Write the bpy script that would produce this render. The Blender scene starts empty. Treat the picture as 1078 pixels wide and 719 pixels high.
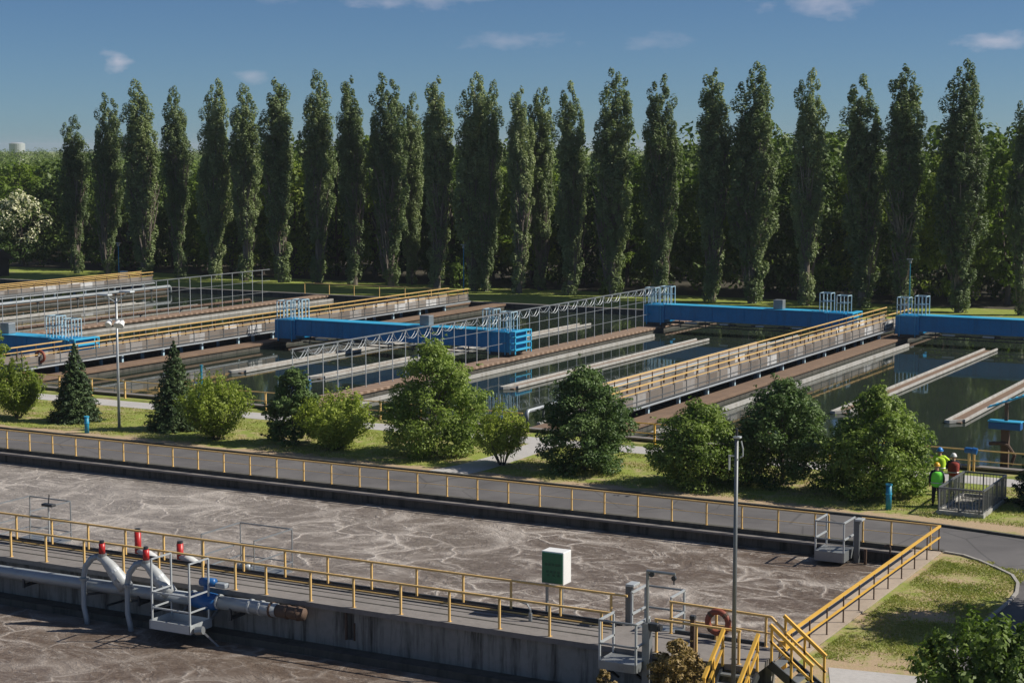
import bpy, bmesh, math, random
import numpy as np
from mathutils import Vector, Matrix
random.seed(5); RNG = np.random.default_rng(5)
R = math.radians
S = bpy.context.scene
COL = S.collection

# ------------------------------------------------------------------ object helpers
def tag(o, label=None, cat=None, group=None, kind=None):
    if label: o['label'] = label
    if cat: o['category'] = cat
    if group: o['group'] = group
    if kind: o['kind'] = kind
    return o

def thing(name, label, cat, loc=(0, 0, 0), group=None, rz=0):
    o = bpy.data.objects.new(name, None); COL.objects.link(o)
    o.location = loc; o.rotation_euler = (0, 0, rz); o.empty_display_size = .2
    return tag(o, label, cat, group)

def origin(o):
    p = Vector((0, 0, 0))
    while o is not None:
        p = p + o.location; o = o.parent
    return p

class MB:
    """collects shapes in world coordinates; build() links them as one mesh object"""
    def __init__(s): s.v = []; s.f = []; s.mi = []; s.m = 0
    def add(s, vs, fs):
        o = len(s.v); s.v += [tuple(v) for v in vs]; s.f += [tuple(i + o for i in f) for f in fs]; s.mi += [s.m] * len(fs)
        return s
    def box(s, x0, x1, y0, y1, z0, z1):
        return s.add([(x0,y0,z0),(x1,y0,z0),(x1,y1,z0),(x0,y1,z0),(x0,y0,z1),(x1,y0,z1),(x1,y1,z1),(x0,y1,z1)],
                     [(0,3,2,1),(4,5,6,7),(0,1,5,4),(1,2,6,5),(2,3,7,6),(3,0,4,7)])
    def bbox(s, x0, x1, y0, y1, z0, z1, b=.03):
        bm = bmesh.new(); bmesh.ops.create_cube(bm, size=1)
        for v in bm.verts:
            v.co = Vector(((x0+x1)/2 + v.co.x*(x1-x0), (y0+y1)/2 + v.co.y*(y1-y0), (z0+z1)/2 + v.co.z*(z1-z0)))
        bmesh.ops.bevel(bm, geom=bm.edges[:], offset=b, segments=2, affect='EDGES', profile=.5)
        bm.verts.index_update()
        s.add([v.co for v in bm.verts], [[v.index for v in f.verts] for f in bm.faces]); bm.free(); return s
    def bar(s, p, q, w, h=None, up=(0, 0, 1)):
        h = h or w; p = Vector(p); q = Vector(q); d = (q - p).normalized(); u = Vector(up)
        if abs(d.dot(u)) > .98: u = Vector((1, 0, 0))
        a = d.cross(u).normalized() * w / 2; b = a.cross(d).normalized() * h / 2
        vs = [p-a-b, p+a-b, p+a+b, p-a+b, q-a-b, q+a-b, q+a+b, q-a+b]
        return s.add(vs, [(0,3,2,1),(4,5,6,7),(0,1,5,4),(1,2,6,5),(2,3,7,6),(3,0,4,7)])
    def path(s, pts, r, n=8, close=False):
        pts = [Vector(p) for p in pts]; rs = r if isinstance(r, (list, tuple)) else [r] * len(pts)
        rings = []; a = None
        for i, p in enumerate(pts):
            if close: d = pts[(i+1) % len(pts)] - pts[i-1]
            else: d = pts[min(i+1, len(pts)-1)] - pts[max(i-1, 0)]
            d.normalize()
            if a is None:
                a = d.orthogonal().normalized()
            else:
                a = (a - d * a.dot(d)); a = a.normalized() if a.length > 1e-6 else d.orthogonal().normalized()
            b = d.cross(a)
            rings.append([p + (a * math.cos(t) + b * math.sin(t)) * rs[i] for t in [2*math.pi*k/n for k in range(n)]])
        vs = [v for g in rings for v in g]; fs = []
        m = len(pts)
        for i in range(m if close else m - 1):
            j = (i + 1) % m
            for k in range(n):
                fs.append((i*n+k, i*n+(k+1) % n, j*n+(k+1) % n, j*n+k))
        if not close: fs += [tuple(range(n))[::-1], tuple((m-1)*n + k for k in range(n))]
        return s.add(vs, fs)
    def cyl(s, p, q, r, n=12, r2=None): return s.path([p, q], [r, r if r2 is None else r2], n)
    def ball(s, c, r, n=10, sz=1.0, zmin=-1):
        vs = []; fs = []; m = n // 2
        for i in range(m + 1):
            ph = -math.pi/2 + math.pi * i / m
            for k in range(n):
                t = 2*math.pi*k/n
                vs.append((c[0] + r*math.cos(ph)*math.cos(t), c[1] + r*math.cos(ph)*math.sin(t), c[2] + r*sz*max(zmin, math.sin(ph))))
        for i in range(m):
            for k in range(n): fs.append((i*n+k, i*n+(k+1) % n, (i+1)*n+(k+1) % n, (i+1)*n+k))
        return s.add(vs, fs)
    def poly(s, pts, z0, z1):
        n = len(pts)
        return s.add([(x, y, z0) for x, y in pts] + [(x, y, z1) for x, y in pts],
                     [tuple(range(n))[::-1], tuple(range(n, 2*n))] + [(i, (i+1) % n, n+(i+1) % n, n+i) for i in range(n)])
    def build(s, name, mat, parent=None, label=None, smooth=False, loc=None):
        base = origin(parent) if parent else Vector(loc or (0, 0, 0))
        me = bpy.data.meshes.new(name)
        me.from_pydata([(v[0]-base.x, v[1]-base.y, v[2]-base.z) for v in s.v], [], s.f)
        for m in (mat if isinstance(mat, (list, tuple)) else [mat]): me.materials.append(m)
        if isinstance(mat, (list, tuple)): me.polygons.foreach_set('material_index', s.mi)
        if smooth: me.polygons.foreach_set('use_smooth', [True] * len(me.polygons))
        me.update()
        o = bpy.data.objects.new(name, me); COL.objects.link(o)
        if parent: o.parent = parent
        else: o.location = base
        if label: o['label'] = label
        return o

def kids(o): return [c for c in bpy.data.objects if c.parent == o]
def copy_tree(o, loc=None, label=None, group=None, parent=None, ch=None):
    c = o.copy(); COL.objects.link(c)
    if parent: c.parent = parent
    if loc is not None: c.location = loc
    if label: c['label'] = label
    if group: c['group'] = group
    for k in o.children: copy_tree(k, parent=c)
    return c

# ------------------------------------------------------------------ materials
class NT:
    def __init__(s, name):
        s.m = bpy.data.materials.new(name); s.m.use_nodes = True; s.t = s.m.node_tree
        s.p = s.t.nodes['Principled BSDF']; s.out = s.t.nodes['Material Output']
    def n(s, t, **k):
        x = s.t.nodes.new(t)
        for a, b in k.items(): setattr(x, a, b)
        return x
    def l(s, a, b): s.t.links.new(a, b)
    def coord(s, kind='world'):
        if kind == 'world': return s.n('ShaderNodeNewGeometry').outputs['Position']
        return s.n('ShaderNodeTexCoord').outputs['Object']
    def mapping(s, vec, scale=(1, 1, 1), rot=(0, 0, 0)):
        m = s.n('ShaderNodeMapping'); m.inputs['Scale'].default_value = scale; m.inputs['Rotation'].default_value = rot
        s.l(vec, m.inputs['Vector']); return m.outputs[0]
    def noise(s, vec, scale, detail=4, rough=.55, dist=0):
        x = s.n('ShaderNodeTexNoise'); s.l(vec, x.inputs['Vector'])
        x.inputs['Scale'].default_value = scale; x.inputs['Detail'].default_value = detail
        x.inputs['Roughness'].default_value = rough; x.inputs['Distortion'].default_value = dist
        return x.outputs['Fac']
    def ramp(s, fac, stops, interp='LINEAR'):
        r = s.n('ShaderNodeValToRGB'); e = r.color_ramp; e.interpolation = interp
        while len(e.elements) > len(stops): e.elements.remove(e.elements[-1])
        while len(e.elements) < len(stops): e.elements.new(.5)
        for el, (p, c) in zip(e.elements, stops):
            el.position = p; el.color = (c, c, c, 1) if isinstance(c, (int, float)) else (*c, 1)
        s.l(fac, r.inputs['Fac']); return r.outputs['Color']
    def mix(s, fac, a, b, typ='MIX'):
        x = s.n('ShaderNodeMix', data_type='RGBA', blend_type=typ)
        for sock, v in ((x.inputs[0], fac), (x.inputs[6], a), (x.inputs[7], b)):
            if isinstance(v, bpy.types.NodeSocket): s.l(v, sock)
            elif isinstance(v, (int, float)): sock.default_value = v if sock == x.inputs[0] else (v, v, v, 1)
            else: sock.default_value = (*v, 1)
        return x.outputs[2]
    def math(s, op, a, b=0, c=0, clamp=False):
        x = s.n('ShaderNodeMath', operation=op); x.use_clamp = clamp
        for i, v in enumerate((a, b, c)):
            if isinstance(v, bpy.types.NodeSocket): s.l(v, x.inputs[i])
            else: x.inputs[i].default_value = v
        return x.outputs[0]
    def bump(s, h, strength=.3, dist=.05):
        b = s.n('ShaderNodeBump'); b.inputs['Strength'].default_value = strength; b.inputs['Distance'].default_value = dist
        s.l(h, b.inputs['Height']); s.l(b.outputs[0], s.p.inputs['Normal']); return b.outputs[0]
    def set(s, color=None, rough=None, metal=None, spec=None):
        for nm, v in (('Base Color', color), ('Roughness', rough), ('Metallic', metal), ('Specular IOR Level', spec)):
            if v is None: continue
            i = s.p.inputs[nm]
            if isinstance(v, bpy.types.NodeSocket): s.l(v, i)
            elif nm == 'Base Color': i.default_value = (*v, 1)
            else: i.default_value = v
        return s

def paint(name, c, rough=.5, metal=0, wear=.25, wearc=(.16, .1, .06), scale=2.5):
    t = NT(name); g = t.coord()
    f = t.noise(g, scale, 6, .65)
    c1 = t.mix(t.noise(g, scale*.35, 3), tuple(x*.8 for x in c), tuple(min(1, x*1.15) for x in c))
    k = t.math('MULTIPLY', t.ramp(f, [(.56, 0), (.72, 1)]), wear)
    t.set(t.mix(k, c1, wearc), rough, metal); t.bump(f, .08, .02)
    return t.m

def concrete(name, c, streak=.5, dark=(.05, .045, .038), rough=.9, sc=1.0):
    t = NT(name); g = t.coord()
    a = t.noise(g, .5*sc, 6, .6); b = t.noise(g, 6*sc, 5, .6)
    base = t.mix(a, tuple(x*.72 for x in c), tuple(x*1.2 for x in c))
    base = t.mix(t.math('MULTIPLY', t.ramp(b, [(.45, 0), (.75, 1)]), .35), base, tuple(x*.55 for x in c))
    st = t.noise(t.mapping(g, (1.6, 1.6, .16)), 1.4, 5, .7)
    base = t.mix(t.math('MULTIPLY', t.ramp(st, [(.47, 0), (.66, 1)]), streak), base, dark)
    t.set(base, rough); t.bump(b, .25, .02)
    return t.m

def leafmat(name, cs, trans=.3, rough=.55, nscale=.6):
    t = NT(name); g = t.coord()
    n1 = t.noise(g, nscale, 3); n2 = t.noise(g, 7.0, 2)
    r = t.n('ShaderNodeObjectInfo').outputs['Random']
    f = t.math('ADD', t.math('MULTIPLY', n1, .55), t.math('MULTIPLY', n2, .5))
    f = t.math('ADD', f, t.math('MULTIPLY', t.math('SUBTRACT', r, .5), .22))
    col = t.ramp(f, [(.34, cs[0]), (.52, cs[1]), (.72, cs[2])])
    t.set(col, .55, spec=.32)
    tr = t.n('ShaderNodeBsdfTranslucent'); t.l(t.mix(1.0, col, (1.0, 1.15, .55), 'MULTIPLY'), tr.inputs['Color'])
    mx = t.n('ShaderNodeMixShader'); mx.inputs[0].default_value = trans
    t.l(t.p.outputs[0], mx.inputs[1]); t.l(tr.outputs[0], mx.inputs[2]); t.l(mx.outputs[0], t.out.inputs['Surface'])
    return t.m

M = {}
M['yellow'] = paint('yellow_paint', (.7, .46, .17), .5, 0, .35, (.2, .11, .05), 3)
M['orange'] = paint('orange_yellow_paint', (.72, .42, .07), .45, 0, .2)
M['steel'] = paint('galvanised_steel', (.3, .32, .33), .45, .55, .3, (.12, .1, .08))
M['fence'] = paint('weathered_dark_galvanised_steel', (.17, .18, .185), .5, .45, .35, (.1, .08, .06))
M['palesteel'] = paint('pale_galvanised_steel', (.5, .53, .54), .45, .3, .25, (.2, .17, .13))
M['darksteel'] = paint('dark_steel', (.05, .055, .06), .5, .3, .3)
M['bluepaint'] = concrete('bridge_blue_paint', (.004, .245, .52), .3, (.02, .09, .16), .45)
M['palebluepaint'] = paint('pale_blue_paint', (.05, .42, .68), .4, 0, .15, (.2, .2, .2))
M['whiteblue'] = paint('pale_blue_white_paint', (.42, .58, .66), .45, 0, .2)
M['teal'] = paint('turquoise_blue_paint', (.01, .22, .36), .45, 0, .15)
M['pipe'] = paint('grey_pipe_paint', (.34, .37, .39), .42, .2, .4, (.15, .12, .09), 1.8)
M['palepipe'] = paint('pale_sunlit_pipe_paint', (.46, .48, .48), .45, .1, .4, (.2, .17, .13), 2.2)  # pale flanges; on the risers, sunlight put into a paler colour
M['whitepipe'] = paint('white_pipe_paint', (.62, .63, .62), .5, 0, .25)
M['valveblue'] = paint('valve_blue_paint', (.01, .1, .3), .4, 0, .2)
M['red'] = paint('red_paint', (.48, .02, .018), .4, 0, .12)
M['rust'] = paint('rusty_iron', (.11, .068, .045), .85, 0, .5, (.06, .04, .03), 4)
M['rubber'] = paint('black_rubber', (.02, .02, .022), .6, 0, .2)
M['green'] = paint('green_panel_paint', (.01, .13, .06), .4, 0, .1)
M['darkgreen'] = paint('dark_green_print', (.006, .07, .035), .5, 0, .05)
M['white'] = paint('white_paint', (.8, .8, .78), .45, 0, .12, (.4, .36, .3))
M['ringred'] = paint('faded_red_foam', (.26, .065, .035), .6, 0, .25)
M['concrete'] = concrete('stained_concrete', (.27, .26, .235), .95, (.025, .022, .018), sc=.8)  # real stains, deepened to carry part of the walkway wall's shade
M['stainshade'] = concrete('stained_shaded_concrete', (.13, .12, .1), .9, (.02, .02, .016))  # brown stains, plus the far wall's deep shade put into the colour
M['deck'] = concrete('walkway_concrete', (.22, .2, .185), .25, (.09, .08, .07))
M['tan'] = concrete('tan_concrete', (.42, .34, .26), .12)
M['kerb'] = concrete('kerb_concrete', (.36, .34, .31), .1)
M['palecon'] = concrete('pale_concrete', (.42, .41, .38), .55, (.2, .17, .13))
M['darkcon'] = concrete('dark_wet_concrete', (.09, .085, .07), .7, (.02, .02, .016))
M['path'] = concrete('path_concrete', (.46, .44, .42), .06)
M['bark'] = concrete('bark', (.11, .09, .075), .5, (.03, .025, .02))
M['poplarbark'] = concrete('poplar_bark', (.2, .165, .135), .4, (.05, .04, .03))
M['skin'] = paint('skin', (.5, .3, .21), .5, 0, 0)
M['navy'] = paint('navy_cloth', (.012, .014, .022), .9, 0, 0)
M['greycloth'] = paint('grey_cloth', (.3, .31, .32), .9, 0, 0)
M['maroon'] = paint('maroon_vest_cloth', (.3, .05, .035), .9, 0, 0)
M['limevest'] = paint('lime_green_vest_cloth', (.22, .95, .08), .8, 0, 0)
M['yellowvest'] = paint('yellow_green_vest_cloth', (.6, .98, .04), .8, 0, 0)
M['reflect'] = paint('silver_reflective_tape', (.65, .66, .64), .35, .2, 0)
M['helmetyellow'] = paint('yellow_helmet_plastic', (.75, .42, .02), .35, 0, 0)
M['helmetblue'] = paint('blue_helmet_plastic', (.02, .2, .55), .35, 0, 0)
M['helmetwhite'] = paint('white_helmet_plastic', (.75, .74, .72), .35, 0, 0)
M['roofbrown'] = paint('brown_roof', (.05, .035, .03), .8)
M['darkwood'] = paint('dark_board', (.07, .055, .045), .85)

# rusty / brown wall tops of the clarifiers (bridge runways)
def m_runway(ribs):
    t = NT('brown_runway_concrete' + ('_ribbed' if ribs else '')); g = t.coord()
    a = t.noise(g, .8, 5, .65); b = t.noise(g, 9, 4)
    c = t.mix(a, (.11, .072, .048), (.26, .17, .11))
    c = t.mix(t.math('MULTIPLY', t.ramp(b, [(.5, 0), (.7, 1)]), .4), c, (.1, .06, .045))
    if ribs:
        w = t.n('ShaderNodeTexWave', wave_type='BANDS', bands_direction='Y'); w.inputs['Scale'].default_value = .42
        w.inputs['Distortion'].default_value = .6; t.l(g, w.inputs['Vector'])
        c = t.mix(t.math('MULTIPLY', t.ramp(w.outputs['Fac'], [(.5, 0), (.75, 1)]), .55), c, (.42, .3, .22))
    t.set(c, .9); t.bump(b, .3, .02); return t.m
M['runway'] = m_runway(False); M['runwayribbed'] = m_runway(True)

# grey cladding panels: each 1.75 m panel its own tone
def m_cladding():
    t = NT('weathered_grey_cladding'); g = t.coord()
    sx = t.n('ShaderNodeSeparateXYZ'); t.l(g, sx.inputs[0])
    cell = t.math('FLOOR', t.math('DIVIDE', sx.outputs['Y'], 1.75))
    wn = t.n('ShaderNodeTexWhiteNoise', noise_dimensions='1D'); t.l(cell, wn.inputs['W'])
    c = t.ramp(wn.outputs['Value'], [(0, (.12, .1, .085)), (.6, (.21, .185, .16)), (.85, (.3, .29, .28)), (1, (.6, .61, .61))])
    n = t.noise(g, 2.2, 5, .65)
    c = t.mix(t.math('MULTIPLY', t.ramp(n, [(.45, 0), (.7, 1)]), .5), c, (.2, .15, .11))
    t.set(c, .7); return t.m
M['cladding'] = m_cladding()

def m_ground():
    t = NT('grass_and_dry_earth'); g = t.coord()
    sx = t.n('ShaderNodeSeparateXYZ'); t.l(g, sx.inputs[0]); Y = sx.outputs['Y']; X = sx.outputs['X']
    big = t.noise(g, .32, 5, .62, .4); mid = t.noise(g, 1.3, 5, .65); fine = t.noise(g, 11, 4, .7)
    grass = t.mix(mid, (.18, .235, .04), (.34, .375, .085))
    grass = t.mix(t.math('MULTIPLY', t.ramp(fine, [(.4, 0), (.7, 1)]), .35), grass, (.09, .11, .03))
    dry = t.mix(fine, (.32, .23, .14), (.5, .38, .25))
    # worn earth close to the kerb of the road and beside the paths
    band = t.ramp(t.math('ABSOLUTE', t.math('SUBTRACT', Y, 69.7)), [(.0, 1), (.95, .0)])
    lawn = t.math('MULTIPLY', t.ramp(t.math('ADD', X, 18), [(0, 0), (.9, 1)]), t.ramp(t.math('SUBTRACT', 66, Y), [(0, 0), (1, 1)]))
    k = t.math('ADD', t.math('MULTIPLY', big, .6), t.math('MULTIPLY', mid, .5))
    k = t.math('ADD', k, t.math('MULTIPLY', band, .2))
    k = t.math('ADD', k, t.math('MULTIPLY', lawn, .075))
    far = t.ramp(t.math('DIVIDE', Y, 400), [(.36, 0), (.37, 1)])
    k = t.math('SUBTRACT', k, t.math('MULTIPLY', far, .08))
    c = t.mix(t.ramp(k, [(.53, 0), (.68, 1)]), grass, dry)
    t.set(c, .95, spec=.2); t.bump(fine, .5, .06); return t.m
M['ground'] = m_ground()

def m_asphalt():
    t = NT('asphalt'); g = t.coord()
    a = t.noise(g, .35, 5, .6, .5); f = t.noise(g, 40, 3, .7); st = t.noise(t.mapping(g, (.12, 1.1, 1)), 1.2, 4)
    c = t.mix(t.ramp(a, [(.3, 0), (.7, 1)]), (.075, .07, .07), (.165, .155, .15))
    c = t.mix(t.math('MULTIPLY', st, .35), c, (.15, .14, .14))
    c = t.mix(t.math('MULTIPLY', f, .4), c, (.05, .05, .052))
    cr = t.n('ShaderNodeTexVoronoi', feature='DISTANCE_TO_EDGE'); cr.inputs['Scale'].default_value = .35
    t.l(t.mapping(t.mix(.25, g, t.n('ShaderNodeTexNoise').outputs['Color'])), cr.inputs['Vector'])
    c = t.mix(t.math('MULTIPLY', t.ramp(cr.outputs['Distance'], [(0, 1), (.012, 0)]), .6), c, (.03, .03, .03))
    t.set(c, .85); t.bump(f, .3, .01); return t.m
M['asphalt'] = m_asphalt()

def m_sludge():
    """brown aerated water with drifting foam"""
    t = NT('brown_foamy_water'); g = t.coord()
    wn = t.n('ShaderNodeTexNoise'); wn.inputs['Scale'].default_value = .28; wn.inputs['Detail'].default_value = 4; t.l(g, wn.inputs['Vector'])
    wv = t.n('ShaderNodeVectorMath', operation='MULTIPLY_ADD'); t.l(wn.outputs['Color'], wv.inputs[0])
    wv.inputs[1].default_value = (3.6, 3.6, 0); t.l(g, wv.inputs[2]); W = wv.outputs[0]
    def edge(sc, w0):
        v = t.n('ShaderNodeTexVoronoi', feature='DISTANCE_TO_EDGE'); v.inputs['Scale'].default_value = sc; v.inputs['Randomness'].default_value = 1
        t.l(W, v.inputs['Vector']); return t.ramp(v.outputs['Distance'], [(0, 1), (w0*.35, .55), (w0, 0)])
    fine = t.noise(W, 2.6, 7, .72, .8); med = t.noise(W, .7, 5, .65, .6); big = t.noise(g, .13, 3, .5)
    def ridge(vec, sc, w0, det=5, dist=1.4):
        r = t.math('ABSOLUTE', t.math('SUBTRACT', t.noise(vec, sc, det, .62, dist), .5))
        return t.ramp(r, [(0, 1), (w0*.4, .5), (w0, 0)])
    sx = t.n('ShaderNodeSeparateXYZ'); t.l(g, sx.inputs[0])
    left = t.ramp(t.math('MULTIPLY', t.math('ADD', sx.outputs['X'], 20), -.03), [(.1, 0), (1, 1)])   # more foam and painted sky grey up the basin
    drift = t.mapping(g, (.55, 1.25, 1), (0, 0, .12))
    patch = t.ramp(t.math('ADD', med, t.math('MULTIPLY', t.math('SUBTRACT', big, .5), .7)), [(.38, .05), (.62, 1)])
    e1 = t.math('MAXIMUM', t.math('MULTIPLY', edge(.24, .13), t.math('MULTIPLY', patch, .8)), t.math('MULTIPLY', edge(.5, .075), t.ramp(t.noise(g, .33, 3, .5), [(.42, .12), (.6, 1)])))
    e2 = t.math('MULTIPLY', ridge(drift, .3, .04), t.ramp(fine, [(.4, .1), (.6, .9)]))
    e3 = t.math('MULTIPLY', ridge(drift, 1.5, .035, 4, .8), t.math('MULTIPLY', patch, .55))
    cl = t.math('MULTIPLY', t.ramp(t.math('ADD', med, t.math('MULTIPLY', t.math('SUBTRACT', big, .5), .6)), [(.53, 0), (.75, .8)]), t.ramp(fine, [(.42, 0), (.6, .9)]))
    foam = t.math('MAXIMUM', t.math('MAXIMUM', e1, e2), t.math('MAXIMUM', e3, cl))
    spk = t.math('MULTIPLY', t.ramp(t.noise(drift, 3.4, 6, .75, .5), [(.5, 0), (.68, .6)]), t.math('ADD', t.math('MULTIPLY', left, .9), .25))
    foam = t.math('MAXIMUM', foam, spk)
    foam = t.math('MULTIPLY', foam, t.ramp(t.noise(g, 14, 4, .7), [(.3, .45), (.6, .95)]), clamp=True)
    near = t.ramp(t.math('SUBTRACT', 46, sx.outputs['Y']), [(0, 0), (.9, 1)])
    foam = t.math('MULTIPLY', foam, t.math('SUBTRACT', 1, t.math('MULTIPLY', near, .35)))
    broth = t.mix(t.noise(W, .45, 4, .6), (.08, .054, .039), (.15, .112, .086))
    broth = t.mix(t.math('MULTIPLY', t.ramp(t.noise(drift, 7, 5, .75), [(.42, 0), (.68, 1)]), .42), broth, (.24, .19, .15))
    broth = t.mix(t.math('MULTIPLY', t.math('MULTIPLY', left, .6), t.math('SUBTRACT', 1, near)), broth, (.3, .275, .25))  # grey sky reflection put into the broth colour up the basin
    t.set(t.mix(foam, broth, (.6, .545, .49)), t.ramp(foam, [(0, .3), (.5, .6)]))
    t.p.inputs['IOR'].default_value = 1.33
    t.bump(t.math('ADD', t.noise(W, 2.2, 5, .65), t.math('MULTIPLY', foam, .5)), .6, .2)
    return t.m
M['sludge'] = m_sludge()

def m_clear():
    t = NT('dark_clarified_water'); g = t.coord()
    a = t.noise(g, .12, 4)
    t.set(t.mix(a, (.016, .026, .022), (.034, .044, .03)), .035); t.p.inputs['IOR'].default_value = 1.33
    t.bump(t.noise(t.mapping(g, (1, .6, 1)), 1.6, 3, .5), .035, .05); return t.m
M['clear'] = m_clear()

M['poplarleaf'] = leafmat('poplar_leaves', [(.105, .15, .062), (.19, .245, .1), (.31, .36, .17)], .25, nscale=.35)
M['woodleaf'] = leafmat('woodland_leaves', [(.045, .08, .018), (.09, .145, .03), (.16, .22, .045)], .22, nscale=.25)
M['brightwood'] = leafmat('sunlit_woodland_leaves', [(.09, .15, .022), (.18, .255, .036), (.29, .35, .055)], .34, nscale=.25)  # lit copy of the woodland leaves, sunlight put into the colour
M['mapleleaf'] = leafmat('maple_leaves', [(.075, .125, .022), (.165, .24, .042), (.31, .39, .085)], .32)
M['darkmaple'] = leafmat('dark_hornbeam_leaves', [(.04, .08, .02), (.08, .14, .034), (.17, .245, .075)], .22)
M['limeleaf'] = leafmat('yellow_green_leaves', [(.14, .19, .024), (.27, .335, .045), (.42, .47, .085)], .36)
M['needle'] = leafmat('spruce_needles', [(.03, .058, .022), (.06, .1, .034), (.13, .19, .06)], .1)
M['blossom'] = leafmat('cream_blossom', [(.5, .5, .3), (.7, .68, .46), (.8, .78, .58)], .25)
M['golden'] = leafmat('golden_brown_shrub_leaves', [(.1, .09, .03), (.24, .17, .06), (.4, .28, .11)], .25, nscale=1.5)
M['blade'] = leafmat('grass_blades', [(.17, .22, .035), (.3, .33, .07), (.48, .42, .18)], .25, nscale=.8)

# ------------------------------------------------------------------ camera, light, sky
F, PITCH, YAW, CH = 1858.0, R(6.281), R(28.526), 15.0
cd = bpy.data.cameras.new('camera'); cam = bpy.data.objects.new('camera', cd); COL.objects.link(cam)
cam.location = (0, 0, CH); cam.rotation_euler = (R(90) - PITCH, 0, YAW)
cd.sensor_fit = 'HORIZONTAL'; cd.sensor_width = 36; cd.lens = F / 1078 * 36; cd.clip_start = .5; cd.clip_end = 8000
S.camera = cam
SUN_AZ, SUN_EL = R(60), R(41)
tow = Vector((math.sin(SUN_AZ)*math.cos(SUN_EL), math.cos(SUN_AZ)*math.cos(SUN_EL), math.sin(SUN_EL)))
sl = bpy.data.lights.new('sun', 'SUN'); sl.energy = 4.6; sl.angle = R(.53); sl.color = (1, .94, .84)
so = bpy.data.objects.new('sun', sl); COL.objects.link(so); so.rotation_euler = tow.to_track_quat('Z', 'Y').to_euler()

W = bpy.data.worlds.new('World'); S.world = W; W.use_nodes = True
wt = W.node_tree; bg = wt.nodes['Background']; bg.inputs['Strength'].default_value = .065
sky = wt.nodes.new('ShaderNodeTexSky'); sky.sky_type = 'NISHITA'; sky.sun_disc = False
sky.sun_elevation = SUN_EL; sky.sun_rotation = SUN_AZ; sky.air_density = .6; sky.dust_density = .15; sky.ozone_density = 2.0; sky.altitude = 100
# a few thin fair-weather clouds in fixed directions of the sky
tc = wt.nodes.new('ShaderNodeTexCoord')
def wmath(op, a, b=0, c=0, clamp=False):
    x = wt.nodes.new('ShaderNodeMath'); x.operation = op; x.use_clamp = clamp
    for i, v in enumerate((a, b, c)):
        if isinstance(v, bpy.types.NodeSocket): wt.links.new(v, x.inputs[i])
        else: x.inputs[i].default_value = v
    return x.outputs[0]
def wdot(v):
    x = wt.nodes.new('ShaderNodeVectorMath'); x.operation = 'DOT_PRODUCT'; wt.links.new(tc.outputs['Generated'], x.inputs[0])
    x.inputs[1].default_value = v; return x.outputs['Value']
cn = wt.nodes.new('ShaderNodeTexNoise'); cn.inputs['Scale'].default_value = 48; cn.inputs['Detail'].default_value = 6; cn.inputs['Roughness'].default_value = .6
cm = wt.nodes.new('ShaderNodeMapping'); cm.inputs['Scale'].default_value = (1, 1, 2.2); wt.links.new(tc.outputs['Generated'], cm.inputs[0]); wt.links.new(cm.outputs[0], cn.inputs['Vector'])
cover = 0.0
# (bearing from +Y, elevation, half width, half height, density), degrees
for az, el, w, h, den in [(-41.0, 2.7, .5, .36, 1.1), (-36.9, 2.25, .6, .25, .5), (-28.6, 3.35, 2.0, .35, .45), (-31.4, 4.75, 2.6, .4, .7),
                          (-24.0, 3.35, 1.3, .3, .35), (-13.3, 3.25, 1.0, .3, .8), (-18.6, 4.6, 1.8, .5, .7), (-36.0, 4.9, 1.2, .4, .5)]:
    a, e = R(az), R(el)
    dv = Vector((math.sin(a)*math.cos(e), math.cos(a)*math.cos(e), math.sin(e))); rv = Vector((math.cos(a), -math.sin(a), 0)); uv = rv.cross(dv)
    u = wmath('DIVIDE', wdot(rv), R(w)); v = wmath('DIVIDE', wdot(uv), R(h))
    r2 = wmath('SQRT', wmath('ADD', wmath('MULTIPLY', u, u), wmath('MULTIPLY', v, v)))
    k = wmath('SUBTRACT', wmath('ADD', 1.0, wmath('MULTIPLY', wmath('SUBTRACT', cn.outputs['Fac'], .5), 3.2)), r2)
    k = wmath('MULTIPLY', wmath('MULTIPLY', k, .75, clamp=True), den)
    k = wmath('MULTIPLY', k, wmath('GREATER_THAN', wdot(dv), 0))
    cover = wmath('MAXIMUM', cover, k)
wm = wt.nodes.new('ShaderNodeMix'); wm.data_type = 'RGBA'
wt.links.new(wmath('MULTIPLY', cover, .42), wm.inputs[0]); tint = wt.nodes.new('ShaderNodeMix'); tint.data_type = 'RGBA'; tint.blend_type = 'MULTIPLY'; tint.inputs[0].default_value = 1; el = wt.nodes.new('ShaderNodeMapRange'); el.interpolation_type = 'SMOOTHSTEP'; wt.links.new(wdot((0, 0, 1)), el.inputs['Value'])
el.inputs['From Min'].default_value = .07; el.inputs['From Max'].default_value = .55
tg = wt.nodes.new('ShaderNodeMix'); tg.data_type = 'RGBA'; tg.inputs[6].default_value = (.49, .65, .8, 1); tg.inputs[7].default_value = (1.35, 1.25, 1.2, 1)  # sky toned down low, brightened overhead as added fill light
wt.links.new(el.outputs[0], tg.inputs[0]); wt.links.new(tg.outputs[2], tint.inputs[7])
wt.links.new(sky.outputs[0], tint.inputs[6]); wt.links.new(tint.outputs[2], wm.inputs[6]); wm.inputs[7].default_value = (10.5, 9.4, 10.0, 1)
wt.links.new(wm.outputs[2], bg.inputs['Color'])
V = S.view_settings; V.view_transform = 'Standard'; V.look = 'None'; V.gamma = 1; V.exposure = .27; V.use_curve_mapping = False
S.cycles.use_denoising = True; S.cycles.max_bounces = 6; S.cycles.diffuse_bounces = 2; S.cycles.glossy_bounces = 3
S.cycles.transmission_bounces = 2; S.cycles.transparent_max_bounces = 4; S.cycles.caustics_reflective = False; S.cycles.caustics_refractive = False

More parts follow.
